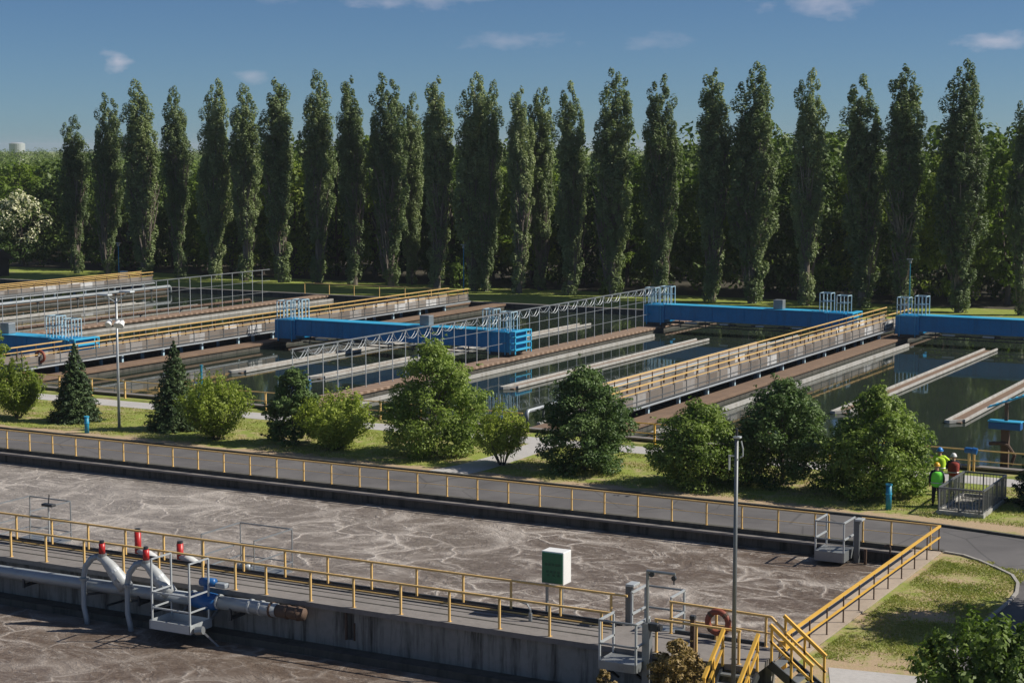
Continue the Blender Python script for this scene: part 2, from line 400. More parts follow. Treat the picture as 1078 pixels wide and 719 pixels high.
# ------------------------------------------------------------------ setting: ground, water, road
XW, YW = -60.0, None
NT0 = (-190, -19.2, 10, 44.4)        # near basin
AER = (-190, -17.9, 45.9, 64.5)     # aeration basin
SET = (-330, 60, 82.0, 147.0)        # clarifiers (walls stand in it)
xs = sorted({-4000, -190, -330, -19.2, -17.9, 60, 4000}); ys = sorted({-400, 10, 44.4, 45.9, 64.5, 82.0, 147.0, 6000})
gb = MB()
for i in range(len(xs)-1):
    for j in range(len(ys)-1):
        cx, cy = (xs[i]+xs[i+1])/2, (ys[j]+ys[j+1])/2
        if any(a < cx < b and c < cy < d for a, b, c, d in (NT0, AER, SET)): continue
        gb.add([(xs[i],ys[j],0),(xs[i+1],ys[j],0),(xs[i+1],ys[j+1],0),(xs[i],ys[j+1],0)], [(0,1,2,3)])
tag(gb.build('ground', M['ground']), kind='structure')
def sheet(name, mat, x0, x1, y0, y1, z):
    n = max(1, int((x1-x0)/30))
    return tag(MB().add([(x0,y0,z),(x1,y0,z),(x1,y1,z),(x0,y1,z)], [(0,1,2,3)]).build(name, mat), kind='structure')
sheet('aeration_basin_water', M['sludge'], AER[0], AER[1]+.3, AER[2]-.3, AER[3]-.2, -.6)
sheet('near_basin_water', M['sludge'], NT0[0], NT0[1]+.3, NT0[2], NT0[3]+.2, -.55)
sheet('clarifier_water', M['clear'], SET[0], SET[1], SET[2], SET[3], -.3)
# road: straight along the basin, then a wide bend round the lawn
lawn_edge = [(-16.62,64.3),(-15.9,64.15),(-15.2,63.6),(-14.4,62.8),(-13.6,61.9),(-13.15,60.8),(-12.9,59.5),(-12.85,58.2),(-12.9,56.6),(-12.95,54),(-12.9,51),(-12.8,47),(-12.7,40)]
rb = MB(); zr = .006
top = [(-190,69.0),(-21.5,69.0),(-18,68.75),(-16.95,68.5),(-14.5,68.1),(-10,67.1),(20,66.2)]
low = [(-190,64.62),(-21.5,64.62),(-18,64.62),(-16.95,64.62)]
for a, b, c, d in zip(low, low[1:], top[1:], top): rb.add([(*a,zr),(*b,zr),(*c,zr),(*d,zr)], [(0,1,2,3)])
edge = [(-16.95,64.62),(-16.62,64.3)] + lawn_edge[1:]; n_ = len(edge)
rt_ = [(-16.95,68.5),(-14.5,68.1),(-10,67.1),(20,66.2)] + [(20, 66-3.2*i) for i in range(1, n_-3)]
for a, b, c, d in zip(edge, edge[1:], rt_[1:], rt_): rb.add([(*a,zr),(*b,zr),(*c,zr),(*d,zr)], [(0,1,2,3)])
tag(rb.build('road', M['asphalt']), kind='structure')
kb = MB()
for (a, b) in zip([(-16.62,64.3)]+lawn_edge[1:-1], lawn_edge[1:]): kb.bar((a[0],a[1],.03), (b[0],b[1],.02), .11, .08)
tag(kb.build('lawn_kerb', M['kerb']), kind='structure')
kb = MB(); fk = [(-190,69.06),(-21.5,69.06),(-18,68.82),(-14.5,68.17),(-10,67.17),(20,66.3)]
for a, b in zip(fk, fk[1:]): kb.bar((a[0],a[1],.0), (b[0],b[1],.0), .16, .2)
tag(kb.build('road_kerb', M['darkcon']), kind='structure')
M['shadelitter'] = concrete('shade_dark_litter', (.05, .042, .024), .3, (.02, .018, .01))  # the wood's shade put into a dark floor colour
sheet('forest_floor', M['shadelitter'], -260, 10, 165.5, 330, .006)
sheet('service_path', M['path'], -190, 40, 78.4, 80.3, .008)
pb = MB().poly([(-42.3,69.15),(-40.2,69.15),(-39.9,71.2),(-39.9,74.5),(-40.0,78.4),(-41.6,78.4),(-41.5,74.5),(-41.7,71.4)], .002, .012); tag(pb.build('cross_path', M['path']), kind='structure')
pb = MB().poly([(-15.75,48.2),(-15.2,46.7),(-12.95,47.0),(-12.95,48.6)], .002, .014); tag(pb.build('garden_path', M['path']), kind='structure')

# ------------------------------------------------------------------ railings
def railing(name, label, pts, h, post_at, mat, cat='railing', mids=(), rw=.06, pw=.06, group=None, post_mat=None, wires=()):
    """pts: base polyline; post_at: list of base points"""
    t = thing(name, label, cat, pts[0], group)
    b = MB()
    for p, q in zip(pts, pts[1:]): b.bar((p[0],p[1],p[2]+h), (q[0],q[1],q[2]+h), rw, rw)
    b.build('top_rail', mat, t)
    for m in mids:
        b = MB()
        for p, q in zip(pts, pts[1:]): b.bar((p[0],p[1],p[2]+m), (q[0],q[1],q[2]+m), rw*.7, rw*.7)
        b.build('mid_rail', mat, t)
    for m in wires:
        b = MB()
        for p, q in zip(pts, pts[1:]): b.bar((p[0],p[1],p[2]+m), (q[0],q[1],q[2]+m), .018, .018)
        b.build('wire', mat, t)
    po = None
    for p in post_at:
        if po is None:
            b = MB(); b.box(p[0]-pw/2, p[0]+pw/2, p[1]-pw/2, p[1]+pw/2, p[2], p[2]+h-rw/2); b.box(p[0]-pw, p[0]+pw, p[1]-pw, p[1]+pw, p[2], p[2]+.012)
            po = b.build('post', post_mat or mat, t); p0 = p
        else:
            c = po.copy(); COL.objects.link(c); c.parent = t; c.location = (p[0]-p0[0], p[1]-p0[1], p[2]-p0[2])
    return t

# railing on the far wall of the aeration basin, in front of the road
def rng(a, b, s): return [a + i*s for i in range(int((b-a)/s + 1e-6) + 1)]
px = [x for x in rng(-81.7, -17, 1.5)]
railing('yellow_railing', 'long yellow railing on the basin wall in front of the road', [(-90,64.42,.05),(-21.15,64.42,.05)], .92,
        [(x,64.42,.05) for x in px if x < -21.3] + [(-21.15,64.42,.05)], M['yellow'], wires=(.48,))
railing('yellow_railing', 'short yellow railing between the grey gate platform and the lawn corner', [(-19.85,64.42,.05),(-16.85,64.42,.05)], .92,
        [(x,64.42,.05) for x in (-19.8,-18.7,-17.2)], M['yellow'], wires=(.48,))
railing('yellow_railing', 'wide yellow railing running along the lawn at the basin end', [(-16.85,64.42,.05),(-16.85,47.6,.05)], .92,
        [(-16.85,64.3-i*1.62,.05) for i in range(11)], M['orange'], mids=(.5,), rw=.075, pw=.04, post_mat=M['rust'])
# near walkway railings
nx = [-43.6,-42.0,-40.3,-38.6,-37.1,-35.3,-34.0,-32.8,-31.1,-29.5,-27.8,-26.1,-24.4,-22.75,-21.1]
railing('yellow_railing', 'nearest yellow railing with the siphon pipes arching before it', [(-48,44.12,1.0),(-20.75,44.12,1.0)], .93,
        [(x,44.12,1.0) for x in [-47,-45.3]+nx], M['yellow'])
railing('yellow_railing', 'short yellow railing beside the life ring, behind the golden shrub', [(-19.45,44.12,1.0),(-16.9,44.12,1.0)], .93,
        [(x,44.12,1.0) for x in (-19.4,-18.2,-16.95)], M['yellow'])
railing('yellow_railing', 'yellow railing on the back edge of the walkway carrying the green box', [(-49,46.08,1.0),(-21.2,46.08,1.0)], .93,
        [(x,46.08,1.0) for x in rng(-48.6, -21.5, 1.68)], M['yellow'])
t = railing('yellow_railing', 'yellow railing with the orange life ring, dropping to the lawn end', [(-19.85,46.08,1.0),(-16.75,46.08,.95),(-16.3,46.08,.55)], .93,
        [(x,46.08,1.0) for x in (-19.8,-18.4,-16.9)], M['yellow'], mids=(.45,))

# ------------------------------------------------------------------ basin walls
def wall(name, label, boxes, mat, cat='wall', top=None):
    b = MB()
    for q in boxes: b.box(*q)
    loc = ((boxes[0][0]+boxes[0][1])/2, (boxes[0][2]+boxes[0][3])/2, boxes[0][4])
    t = thing(name, label, cat, loc)
    b.build('wall_body', mat, t)
    if top:
        b = MB()
        for q in top[0]: b.box(*q)
        b.build('coping', top[1], t)
    return t
wall('basin_wall', 'low stained concrete wall of the foamy basin, below the road railing', [(-190,-17.9,64.22,64.5,-3,-.2)], M['stainshade'], top=([(-190,-17.93,64.0,64.5,-.2,-.12)], M['deck']))
b_ = MB().box(-190,-16.72,64.36,64.6,-.119,.06); tag(b_.build('road_edge_kerb', M['darkcon']), kind='structure')
wall('basin_wall', 'tan concrete wall at the lawn end of the foamy basin', [(-17.9,-16.72,46.2,64.2,-3,.02)], M['concrete'], top=([(-17.95,-16.72,46.3,64.19,.02,.06)], M['tan']))
# near walkway: slab on two walls, slot in the front wall
t = thing('concrete_walkway', 'raised concrete walkway between the two foamy basins', 'walkway', (-40,45.1,1.0))
MB().box(-190,-16.4,43.98,46.25,.84,1.0).build('deck_slab', M['deck'], t)
b = MB()
for yy, ww in ((44.75,.035),(45.25,.02),(45.6,.05)): b.box(-190,-21.4,yy-ww,yy+ww,1.003,1.012)
b.build('deck_joint', M['darkcon'], t)
fw = MB(); fw.box(-190,-29.75,44.15,44.45,-3,.84).box(-29.5,-16.6,44.15,44.45,-3,.84).box(-29.75,-29.5,44.15,44.45,-3,-.05).box(-29.75,-29.5,44.4,44.45,-.05,.84)
for x in rng(-60,-17,4.4): fw.box(x, x+.035, 44.135, 44.15, -1.2, .82)
fw.build('front_wall', M['concrete'], t)
MB().box(-29.81,-29.75,44.08,44.15,-.05,.8).box(-29.5,-29.47,44.1,44.15,-.05,.5).build('slot_edge', M['rust'], t)
MB().box(-190,-16.6,45.75,46.05,-3,.84).build('back_wall', M['concrete'], t)
MB().box(-190,-18.9,43.55,44.15,-3,-.32).build('footing_ledge', M['darkcon'], t)
MB().box(-190,-21.4,46.13,46.2,1.004,1.1).box(-19.7,-16.9,46.13,46.2,1.004,1.1).build('toe_board', M['darksteel'], t)
for o_, (yy, rr, mm) in enumerate(((45.95,.045,'rubber'),(45.83,.03,'yellow'))):
    MB().path([(-60,yy,1.0+rr),(-45,yy+.02,1.0+rr),(-35,yy-.02,1.0+rr),(-21.5,yy,1.0+rr)], rr, 6).build('conduit', M[mm], t)
wall('basin_wall', 'concrete end wall of the nearest basin beneath the golden shrub', [(-19.2,-18.9,30,43.54,-3,.03)], M['concrete'])

# ------------------------------------------------------------------ clarifiers
Y0, Y1 = 82.0, 147.0
wall('clarifier_wall', 'front concrete wall of the long clear water tanks behind the path', [(-330,60,81.7,82.0,-3,.12)], M['darkcon'], top=([(-330,60,81.62,82.08,.12,.2)], M['deck']))
wall('clarifier_wall', 'far concrete wall of the tanks along the poplar grass', [(-330,60,147,147.4,-3,.15)], M['darkcon'], top=([(-330,60,146.95,147.45,.15,.22)], M['deck']))
def runway(x0, x1, label, ribbed=False, yb=Y1, ya=Y0+.1, weir=None, wend=146):
    t = thing('runway_wall', label, 'wall', ((x0+x1)/2, ya, -.5))
    MB().box(x0+.1, x1-.1, ya, yb-.05, -3, -.02).build('wall_body', M['darkcon'], t)
    MB().bbox(x0, x1, ya, yb-.06, -.02, .16, .03).build('runway_top', M['runwayribbed' if ribbed else 'runway'], t)
    for w in (weir or ()):
        b = MB(); b.box(w, w+.22, ya+3, wend, -.28, -.06); b.build('weir_edge', M['palecon'], t)
        MB().box(min(w, x1), max(w, x1), ya+3, wend, -.75, -.62).build('channel_floor', M['darkcon'], t)
    return t
runway(-40.1,-38.75, 'brown topped tank wall just right of the right elevated walkway', weir=(-37.9,), wend=133.5)
runway(-43.6,-42.5, 'brown topped tank wall hidden left of the right elevated walkway', weir=(-44.7,), wend=133)
runway(-60.5,-59.0, 'ribbed brown tank wall carrying the middle cable rack', True, weir=(-58.0,), wend=130.5)
runway(-81.9,-80.5, 'brown topped tank wall just right of the left elevated walkway')
runway(-85.6,-84.4, 'brown topped tank wall hidden left of the left elevated walkway', weir=(-86.8,))
runway(-102.4,-100.9, 'brown tank wall below the left grey cable rack', True, weir=(-99.9,))
runway(-122.6,-121.4, 'brown topped tank wall by the farthest left walkway')
runway(-17.6,-16.4, 'brown topped tank wall beyond the blue gate drives')

def walkway(x0, x1, label, ya, yb, lab2):
    t = thing('elevated_walkway', label, 'walkway', ((x0+x1)/2, ya, .6))
    MB().box(x0+.1, x1-.1, ya, yb, .8, .92).build('deck', M['deck'], t)
    b = MB(); y = ya
    while y < yb - .5:
        b.box(x1-.06, x1, y+.02, min(y+1.73, yb), .74, 1.36+.03*random.random()); y += 1.75
    b.build('cladding', M['cladding'], t)
    b = MB(); y = ya
    while y < yb - .5:
        b.box(x0, x0+.06, y+.02, min(y+1.73, yb), .74, 1.3); y += 1.75
    b.build('cladding', M['cladding'], t)
    b = MB()
    for y in rng(ya, yb, 1.75): b.box(x1, x1+.03, y-.035, y+.035, .62, 1.5)
    b.box(x1+.002, x1+.025, ya, yb, 1.0, 1.05).box(x1+.002, x1+.02, ya, yb, .76, .82); b.build('cladding_ribs', M['fence'], t)
    MB().path([(x1+.12, ya, .66), (x1+.12, yb, .66)], .06, 8).build('service_pipe', M['pipe'], t)
    MB().box(x1-.14, x1-.06, ya, yb, .62, .8).box(x0+.06, x0+.14, ya, yb, .62, .8).build('edge_beam', M['steel'], t)
    po = None
    for i, y in enumerate(rng(ya+1, yb-1, 4.4)):
        for x in (x1-.2, x0+.2):
            if po is None:
                b = MB(); b.box(x-.09, x+.09, y-.09, y+.09, -.4, .62); b.box(x-.15, x+.15, y-.15, y+.15, -.5, -.3); po = b.build('support', M['whiteblue'], t); p0 = (x, y)
            else:
                c = po.copy(); COL.objects.link(c); c.parent = t; c.location = (x-p0[0], y-p0[1], 0)
    for x, s_ in ((x1-.1, 'front'), (x0+.1, 'back')):
        ps = [(x, y, .92) for y in rng(ya+.05, yb-.05, 1.75)]
        railing('yellow_railing', lab2 % s_, [(x, ya, .92), (x, yb, .92)], .92, ps, M['yellow'], mids=(.58,), rw=.07, pw=.05, post_mat=M['rust'])
    return t
walkway(-42.3,-40.0, 'right elevated walkway with grey panels and yellow rails between the water tanks', 84.5, 142.5, 'yellow %s railing of the right elevated walkway by the water')
walkway(-84.3,-82.0, 'left elevated walkway with grey panels behind the nearer blue bridge', 84.5, 142.5, 'yellow %s railing of the left elevated walkway behind the bridge')
walkway(-124.4,-122.6, 'far left elevated walkway with yellow rails beside the grass and poplars', 95, 146, 'yellow %s railing of the far left walkway beside the grass')

# launders: paired pale weirs with a brown trough
def launder(xc, ya, yb, label):
    t = thing('launder_channel', label, 'channel', (xc, ya, -.5), 'effluent launders in the clarifiers')
    b = MB(); b.bbox(xc-.5, xc-.36, ya, yb, -.27, -.1, .02); b.build('weir_edge', M['palecon'], t)
    b = MB(); b.bbox(xc+.36, xc+.5, ya+.7, yb+.5, -.27, -.1, .02); b.build('weir_edge', M['palecon'], t)
    b = MB(); b.box(xc-.36, xc+.36, ya+.35, yb, -.29, -.24); b.build('trough', M['runway'], t)
    MB().poly([(xc-.37,ya+.0),(xc-.2,ya-.02),(xc+.37,ya+.7),(xc+.37,ya+.86)], -.28, -.11).build('end_plate', M['palecon'], t)
    b = MB()
    for y in rng(ya+3, yb-2, 6.0): b.box(xc-.1, xc+.1, y-.1, y+.1, -3, -.295)
    b.build('support', M['darkcon'], t)
launder(-53.3, 97.3, 129.5, 'pale launder in the middle tank left of the round dark tree')
launder(-48.2, 97.3, 129.5, 'pale launder hidden behind the right elevated walkway')
launder(-31.5, 97.3, 133.5, 'pale launder with brown trough ending before the right blue bridge')
launder(-24.8, 97.0, 133.5, 'pale launder at the right frame edge above the blue gate drive')
launder(-66.9, 95.5, 136, 'pale launder nearest the middle cable rack, left of it')
launder(-73.4, 95.5, 128, 'pale launder in front of the nearer blue bridge')
launder(-107.6, 95, 135, 'pale launder left of the left cable rack, right one of two')
launder(-114.5, 95, 134, 'pale launder left of the left cable rack, left one of two')
launder(-92.0, 96, 136, 'pale launder behind the pale blue railings at left')

# travelling scraper bridges
def bridge(x0, x1, yf, label, gear=True):
    t = thing('scraper_bridge', label, 'bridge', ((x0+x1)/2, yf+.8, .16), 'blue travelling scraper bridges')
    xa, xb = x0+1.9, x1-1.9
    MB().bbox(xa-.1, xb+.1, yf, yf+1.3, .78, 1.92, .03).build('girder', M['bluepaint'], t)
    MB().box(xa-.1, xb+.1, yf-.1, yf+1.4, 1.925, 2.0).build('top_flange', M['palebluepaint'], t)
    for x in rng(xa+1.4, xb-1, 2.8): MB().box(x, x+.05, yf-.03, yf, .83, 1.9).build('seam_plate', M['bluepaint'], t)
    b = MB(); b.box(xa, xb, yf-.08, yf, .74, .82)
    b.build('bottom_flange', M['bluepaint'], t)
    b = MB()
    for x in rng(xa+1.2, xb-1, 2.3): b.bar((x, yf+.3, .78), (x+random.uniform(-.3,.3), yf+.3, .1), .06); b.box(x-.5, x+.4, yf+.1, yf+.4, .45, .52+random.random()*.1)
    b.box(xa, xb, yf+.5, yf+.62, .38, .46); b.box(xa, xb, yf+.9, yf+1.0, .12, .2)
    b.build('scraper_frame', M['darksteel'], t)
    b = MB()
    for x in rng(xa+1.8, xb-2, 3.1): b.bbox(x, x+random.uniform(.4,1.1), yf-.02, yf+.2, .5, .62, .02)
    b.build('spray_pipe', M['whitepipe'], t)
    for s_, xe in ((-1, x0), (1, x1)):
        xi = xe - s_*1.9; lo, hi = min(xe, xi), max(xe, xi)
        b = MB(); b.bbox(lo, hi, yf-.12, yf+2.3, .46, 1.9, .04)
        car = b.build('end_carriage', M['bluepaint'], t)
        b = MB()
        for x in (xe - s_*.35, xi + s_*.3): b.bar((x, yf-.16, .3), (x, yf-.16, 2.0), .07, .05)
        b.bar((xe-s_*.1, yf-.15, 1.9), (xi, yf-.15, 1.9), .08); b.build('carriage_ribs', M['palebluepaint'], car)
        if s_ > 0:
            b = MB()
            for z in (.6, 1.05, 1.5, 1.9): b.bbox(xe+.03, xe+.5, yf-.2, yf+2.3, z, z+.09, .01)
            for y in (yf-.2, yf+2.2): b.box(xe+.42, xe+.5, y, y+.1, .35, 1.9); b.box(xe+.03, xe+.1, y, y+.1, .35, 1.9)
            b.build('step_frame', M['palebluepaint'], car)
        for y in (yf+.2, yf+1.9):
            MB().cyl((xe-s_*.55, y, .4), (xe-s_*.3, y, .4), .24, 16).build('wheel', M['rubber'], car)
        b = MB(); b.bbox(lo+.2, hi-.2, yf-.1, yf+2.2, .2, .46, .02); b.build('bogie', M['darksteel'], car)
        # safety cages on top
        for dx, hh in ((.5, 1.3), (1.9, 1.45)):
            xc = xe - s_*dx; b = MB(); z0, z1 = 2.003, 2.003+hh
            for x in (xc-.45, xc-.15, xc+.15, xc+.45):
                for y in (yf+.15, yf+1.1): b.bar((x, y, z0), (x, y, z1), .06)
            for y in (yf+.15, yf+1.1):
                for z in (z1, z0+hh*.55): b.bar((xc-.45, y, z), (xc+.45, y, z), .055)
            for x in (xc-.45, xc+.45): b.bar((x, yf+.15, z1), (x, yf+1.1, z1), .055)
            b.build('safety_cage', M['whiteblue'], t)
    xm = (x0+x1)/2 + 2.5
    MB().bbox(xm, xm+.8, yf+.3, yf+1.0, 2.003, 2.75, .04).build('control_box', M['steel'], t)
    return t
bridge(-80.2,-59.7,109.6, 'long blue scraper bridge on the middle left tank, nearest complete one')
bridge(-60.6,-43.0,134.6, 'blue scraper bridge farther back, left of the right elevated walkway')
bridge(-39.3,-16.8,135.2, 'blue scraper bridge at the right edge behind the launders')
bridge(-102.2,-83.6,90.8, 'blue scraper bridge at the left edge with pale cages among the rails')

# cable racks
def cable_rack(x, ya, yb, label, loops):
    t = thing('cable_rack', label, 'cable rack', (x, ya, .16), 'cable racks over the tank walls')
    ztop = 3.3
    for z, w in ((ztop, .075), (2.25, .035), (1.15, .035)):
        MB().bar((x, ya, z), (x, yb, z), w, w).build('rail', M['steel'], t)
    po = None
    for y in rng(ya+.1, yb, 1.55):
        if po is None:
            po = MB().box(x-.021, x+.021, y-.021, y+.021, .16, ztop).build('post', M['palesteel'], t); y0 = y
        else:
            c = po.copy(); COL.objects.link(c); c.parent = t; c.location = (0, y-y0, 0)
    if loops:
        b = MB(); y = ya
        while y < yb-1:
            n = 7; sag = random.uniform(.35,.65)
            for dx in (-.1, .12):
                b.path([(x+dx, y+1.55*i/n, ztop-.04-sag*(1-(2*i/n-1)**2)) for i in range(n+1)], .022, 5)
            y += 1.55
        b.build('cable_loops', M['pipe'], t)
    return t
cable_rack(-60.0, 83.5, 137.5, 'grey cable rack with hanging loops crossing before the nearer blue bridge', True)
cable_rack(-101.6, 84.0, 138.0, 'plain grey cable rack at left ending under the poplars', False)

# front rail of the clarifiers (with gaps) and path furniture
railing('yellow_railing', 'low yellow railing along the tank front behind the shrubs and trees', [(-95,81.2,.0),(-43.5,81.2,.0)], 1.05,
        [(x,81.2,0) for x in rng(-94,-44,2.6)], M['yellow'], mids=(.55,), rw=.055, pw=.09)
railing('yellow_railing', 'low yellow railing along the tank front under the right elevated walkway', [(-38.3,81.2,.0),(-24,81.2,.0)], 1.05,
        [(x,81.2,0) for x in rng(-38.2,-24,2.3)], M['orange'], mids=(.55,), rw=.055, pw=.09)
railing('yellow_railing', 'low yellow railing along the tank front behind the three workers', [(-23.5,81.2,.0),(-5,81.2,.0)], 1.05,
        [(x,81.2,0) for x in (-23.4,-19.75,-16,-12.5)], M['yellow'], mids=(.55,), rw=.055, pw=.09)
railing('yellow_railing', 'yellow railing beyond the far end of the left walkway, before the poplars', [(-104,147.2,.22),(-86,147.2,.22)], 1.05,
        [(x,147.2,.22) for x in rng(-104,-86,3)], M['yellow'], rw=.07)

def process_pipe(x, z, ya, yb, r, mat, label):
    t = thing('process_pipe', label, 'pipe', (x, ya, z))
    MB().path([(x, ya, -.2), (x, ya, z-.1), (x, ya+.15, z), (x, yb-.15, z), (x, yb, z-.1), (x, yb, -.2)], r, 10).build('pipe_run', mat, t, smooth=True)
    for y in rng(ya+2, yb-2, 5.5): MB().bar((x, y, -1.5), (x, y, z-r), .1).bar((x-.25, y, z-r-.04), (x+.25, y, z-r-.04), .07).build('bracket', M['fence'], t)
process_pipe(-87.4, .45, 86, 142, .16, M['pipe'], 'long grey pipe running left of the left elevated walkway')
process_pipe(-103.2, .4, 86, 137, .13, M['rust'], 'long rusty pipe left of the plain grey cable rack')
process_pipe(-119.6, .5, 96, 145, .17, M['pipe'], 'long grey pipe right of the far left walkway')
process_pipe(-45.8, .35, 86, 131, .12, M['pipe'], 'thin grey pipe left of the right elevated walkway')

# ------------------------------------------------------------------ siphon pipes and near equipment
t = thing('main_pipe', 'long grey pipe along the front of the walkway wall', 'pipe', (-40,43.55,.62))
MB().path([(-60,43.62,.58),(-44,43.6,.6),(-40,43.6,.62),(-35.3,43.6,.66)], .21, 16).build('pipe_run', M['pipe'], t, smooth=True)
MB().path([(-34.2,43.61,.68),(-33.1,43.61,.7),(-32.6,43.61,.7),(-32.0,43.61,.7)], .215, 16).build('pipe_run', M['pipe'], t, smooth=True)
MB().path([(-32.0,43.61,.7),(-31.0,43.61,.7)], .2, 14).build('coupling', M['rust'], t, smooth=True)
for x in (-35.3,-34.25,-33.0,-32.6,-32.2,-31.6,-31.2): MB().cyl((x-.035,43.61,.7),(x+.035,43.61,.7), .245 if x < -32.1 else .225, 16).build('flange', M['palepipe'] if x < -32.2 else M['rust'], t)
MB().path([(-35.25,43.6,.66),(-34.75,43.6,.66),(-34.3,43.6,.68)], [.24,.3,.25], 14).build('valve_body', M['valveblue'], t, smooth=True)
MB().cyl((-34.75,43.6,.9),(-34.75,43.6,1.25),.09,10).cyl((-34.95,43.6,1.27),(-34.4,43.6,1.3),.14,12).build('actuator', M['valveblue'], t, smooth=True)
MB().bbox(-34.35,-33.95,43.5,43.75,1.15,1.32,.04).build('motor', M['pipe'], t)
for x in (-46,-42.4,-37.4,-33.7): MB().bar((x,44.15,.28),(x,43.5,.28),.1).bar((x,43.45,.2),(x,43.45,.62),.07).build('bracket', M['darksteel'], t)

def siphon(x, label):
    t = thing('siphon_pipe', label, 'pipe', (x,43.3,.6), 'grey siphon arches on the front of the walkway')
    MB().path([(x+.85,43.55,.72),(x+.62,43.5,.98),(x+.28,43.45,1.38),(x+.02,43.4,1.62),(x-.2,43.36,1.68)], [.26,.25,.2,.14,.11], 12).build('riser', M['palepipe'], t, smooth=True)
    MB().cyl((x+.4,43.46,1.24),(x+.46,43.47,1.17),.225,14).build('flange', M['palesteel'], t)
    a = [(x-.2+.0,43.36,1.68)]
    MB().path([(x-.15,43.36,1.69),(x-.38,43.3,1.6),(x-.58,43.22,1.32),(x-.64,43.18,.95),(x-.62,43.15,.5),(x-.6,43.12,0),(x-.5,43.1,-.3),(x-.42,43.1,-.75)], [.11,.105,.1,.095,.09,.09,.09,.09], 12).build('drop_hose', M['pipe'], t, smooth=True)
    MB().cyl((x-.02,43.4,1.68),(x-.02,43.4,1.78),.15,14).cyl((x-.62,43.18,.88),(x-.62,43.18,.96),.17,12).cyl((x+.6,43.5,.93),(x+.7,43.52,1.02),.26,12).build('flange', M['steel'], t)
    MB().cyl((x-.02,43.4,1.78),(x-.02,43.4,2.12),.105,14).build('red_valve', M['red'], t, smooth=True)
    MB().cyl((x-.02,43.4,2.14),(x-.02,43.4,2.22),.08,10).cyl((x-.3,43.35,1.9),(x-.1,43.38,1.86),.05,8).build('valve_cap', M['darksteel'], t)
    b = MB(); b.bar((x-.1,44.15,.35),(x-.55,43.2,.4),.07); b.bar((x+.3,44.15,.1),(x+.1,43.4,.05),.06); b.build('bracket', M['darksteel'], t)
    return t
siphon(-38.85, 'left grey siphon arch with a red valve dipping into the near basin')
siphon(-37.0, 'right grey siphon arch with a red valve beside the hanging cage')
def far_siphon(x, label, hh):
    t = thing('discharge_pipe', label, 'pipe', (x,46.6,.5), 'white discharge pipes behind the walkway')
    MB().cyl((x,46.6,.75),(x,46.6,.75+hh),.115,14).build('red_valve', M['red'], t, smooth=True)
    MB().cyl((x,46.6,.75+hh),(x,46.6,.83+hh),.1,10).cyl((x,46.6,-1.2),(x,46.6,.75),.1,10).build('stem', M['darksteel'], t)
    MB().path([(x,46.6,1.1),(x+.3,46.7,1.0),(x+.62,46.85,.72),(x+.9,46.95,.42),(x+1.1,47.1,-.2),(x+1.15,47.15,-.9)], [.12,.16,.2,.22,.22,.22], 12).build('bend', M['whitepipe'], t, smooth=True)
    MB().bar((x,46.05,.9),(x,46.6,.9),.09).build('bracket', M['darksteel'], t)
far_siphon(-40.1, 'white bent pipe with the taller red valve behind the walkway', 1.05)
far_siphon(-38.25, 'white bent pipe with the smaller red valve behind the walkway', .8)

# hanging inspection cage on the near wall
t = thing('inspection_cage', 'pale grey hanging inspection cage over the blue pipe valve', 'platform', (-35.3,43,-.05))
MB().box(-36.1,-34.5,42.45,43.5,-.12,-.08).box(-36.1,-34.5,42.42,42.46,-.12,.16).box(-36.1,-34.5,43.47,43.5,-.12,.16).box(-36.12,-36.08,42.42,43.5,-.12,.16).box(-34.52,-34.48,42.42,43.5,-.12,.16).build('tray', M['palesteel'], t)
for x, y in ((-36.05,42.5),(-34.55,42.5),(-36.05,43.45),(-34.55,43.45)): MB().bar((x,y,-.08),(x,y,2.1),.05).build('post', M['palesteel'], t)
for z in (2.1,1.05,.55):
    b = MB(); b.bar((-34.55,42.5,z),(-34.55,43.45,z),.045).bar((-36.05,42.5,z),(-36.05,43.45,z),.045)
    if z != 2.1: b.bar((-36.05,42.5,z),(-34.55,42.5,z),.045)
    b.build('guard_rail', M['palesteel'], t)
MB().cyl((-34.4,42.6,-.02),(-34.15,42.65,.02),.13,10).bar((-34.2,42.7,-.05),(-33.8,43.2,-.75),.06).build('drain_pipe', M['steel'], t)
for x in (-35.9,-34.7): MB().bar((x,43.5,-.1),(x,44.15,.3),.07).build('hanger', M['steel'], t)

def wire_frame(x0, x1, y0, y1, z0, z1, label, brace=True):
    t = thing('guard_frame', label, 'frame', (x0,y0,z0))
    for x in (x0,x1):
        for y in (y0,y1): MB().bar((x,y,z0),(x,y,z1),.032).build('post', M['steel'], t)
    b = MB()
    for z in (z1, (z0+z1)/2, z0+.3):
        b.bar((x0,y0,z),(x0,y1,z),.04).bar((x1,y0,z),(x1,y1,z),.04)
        if z != z1: b.bar((x0,y1,z),(x1,y1,z),.035)
        else: b.bar((x0,y1,z),(x1,y1,z),.04)
    b.build('guard_rail', M['steel'], t)
    MB().box(x0,x1,y0,y1,z0-.05,z0).bar((x0+.2,46.2,z0-.4),(x0+.2,y1,z0-.03),.06).bar((x1-.2,46.2,z0-.4),(x1-.2,y1,z0-.03),.06).build('tray', M['steel'], t)
    return t
wire_frame(-37.2,-35.0,46.45,48.6,.55,2.0, 'thin grey guard frame over the foam behind the cage')
wire_frame(-47.0,-45.0,46.5,48.6,.55,2.0, 'thin grey guard frame over the foam at the left edge')
t = thing('small_pump', 'small blue pump head on the back edge of the walkway', 'pump', (-35.2,46.4,1.05))
MB().cyl((-35.5,46.35,1.12),(-35.1,46.35,1.12),.12,12).ball((-35.5,46.35,1.12),.13).build('motor', M['pipe'], t, smooth=True)
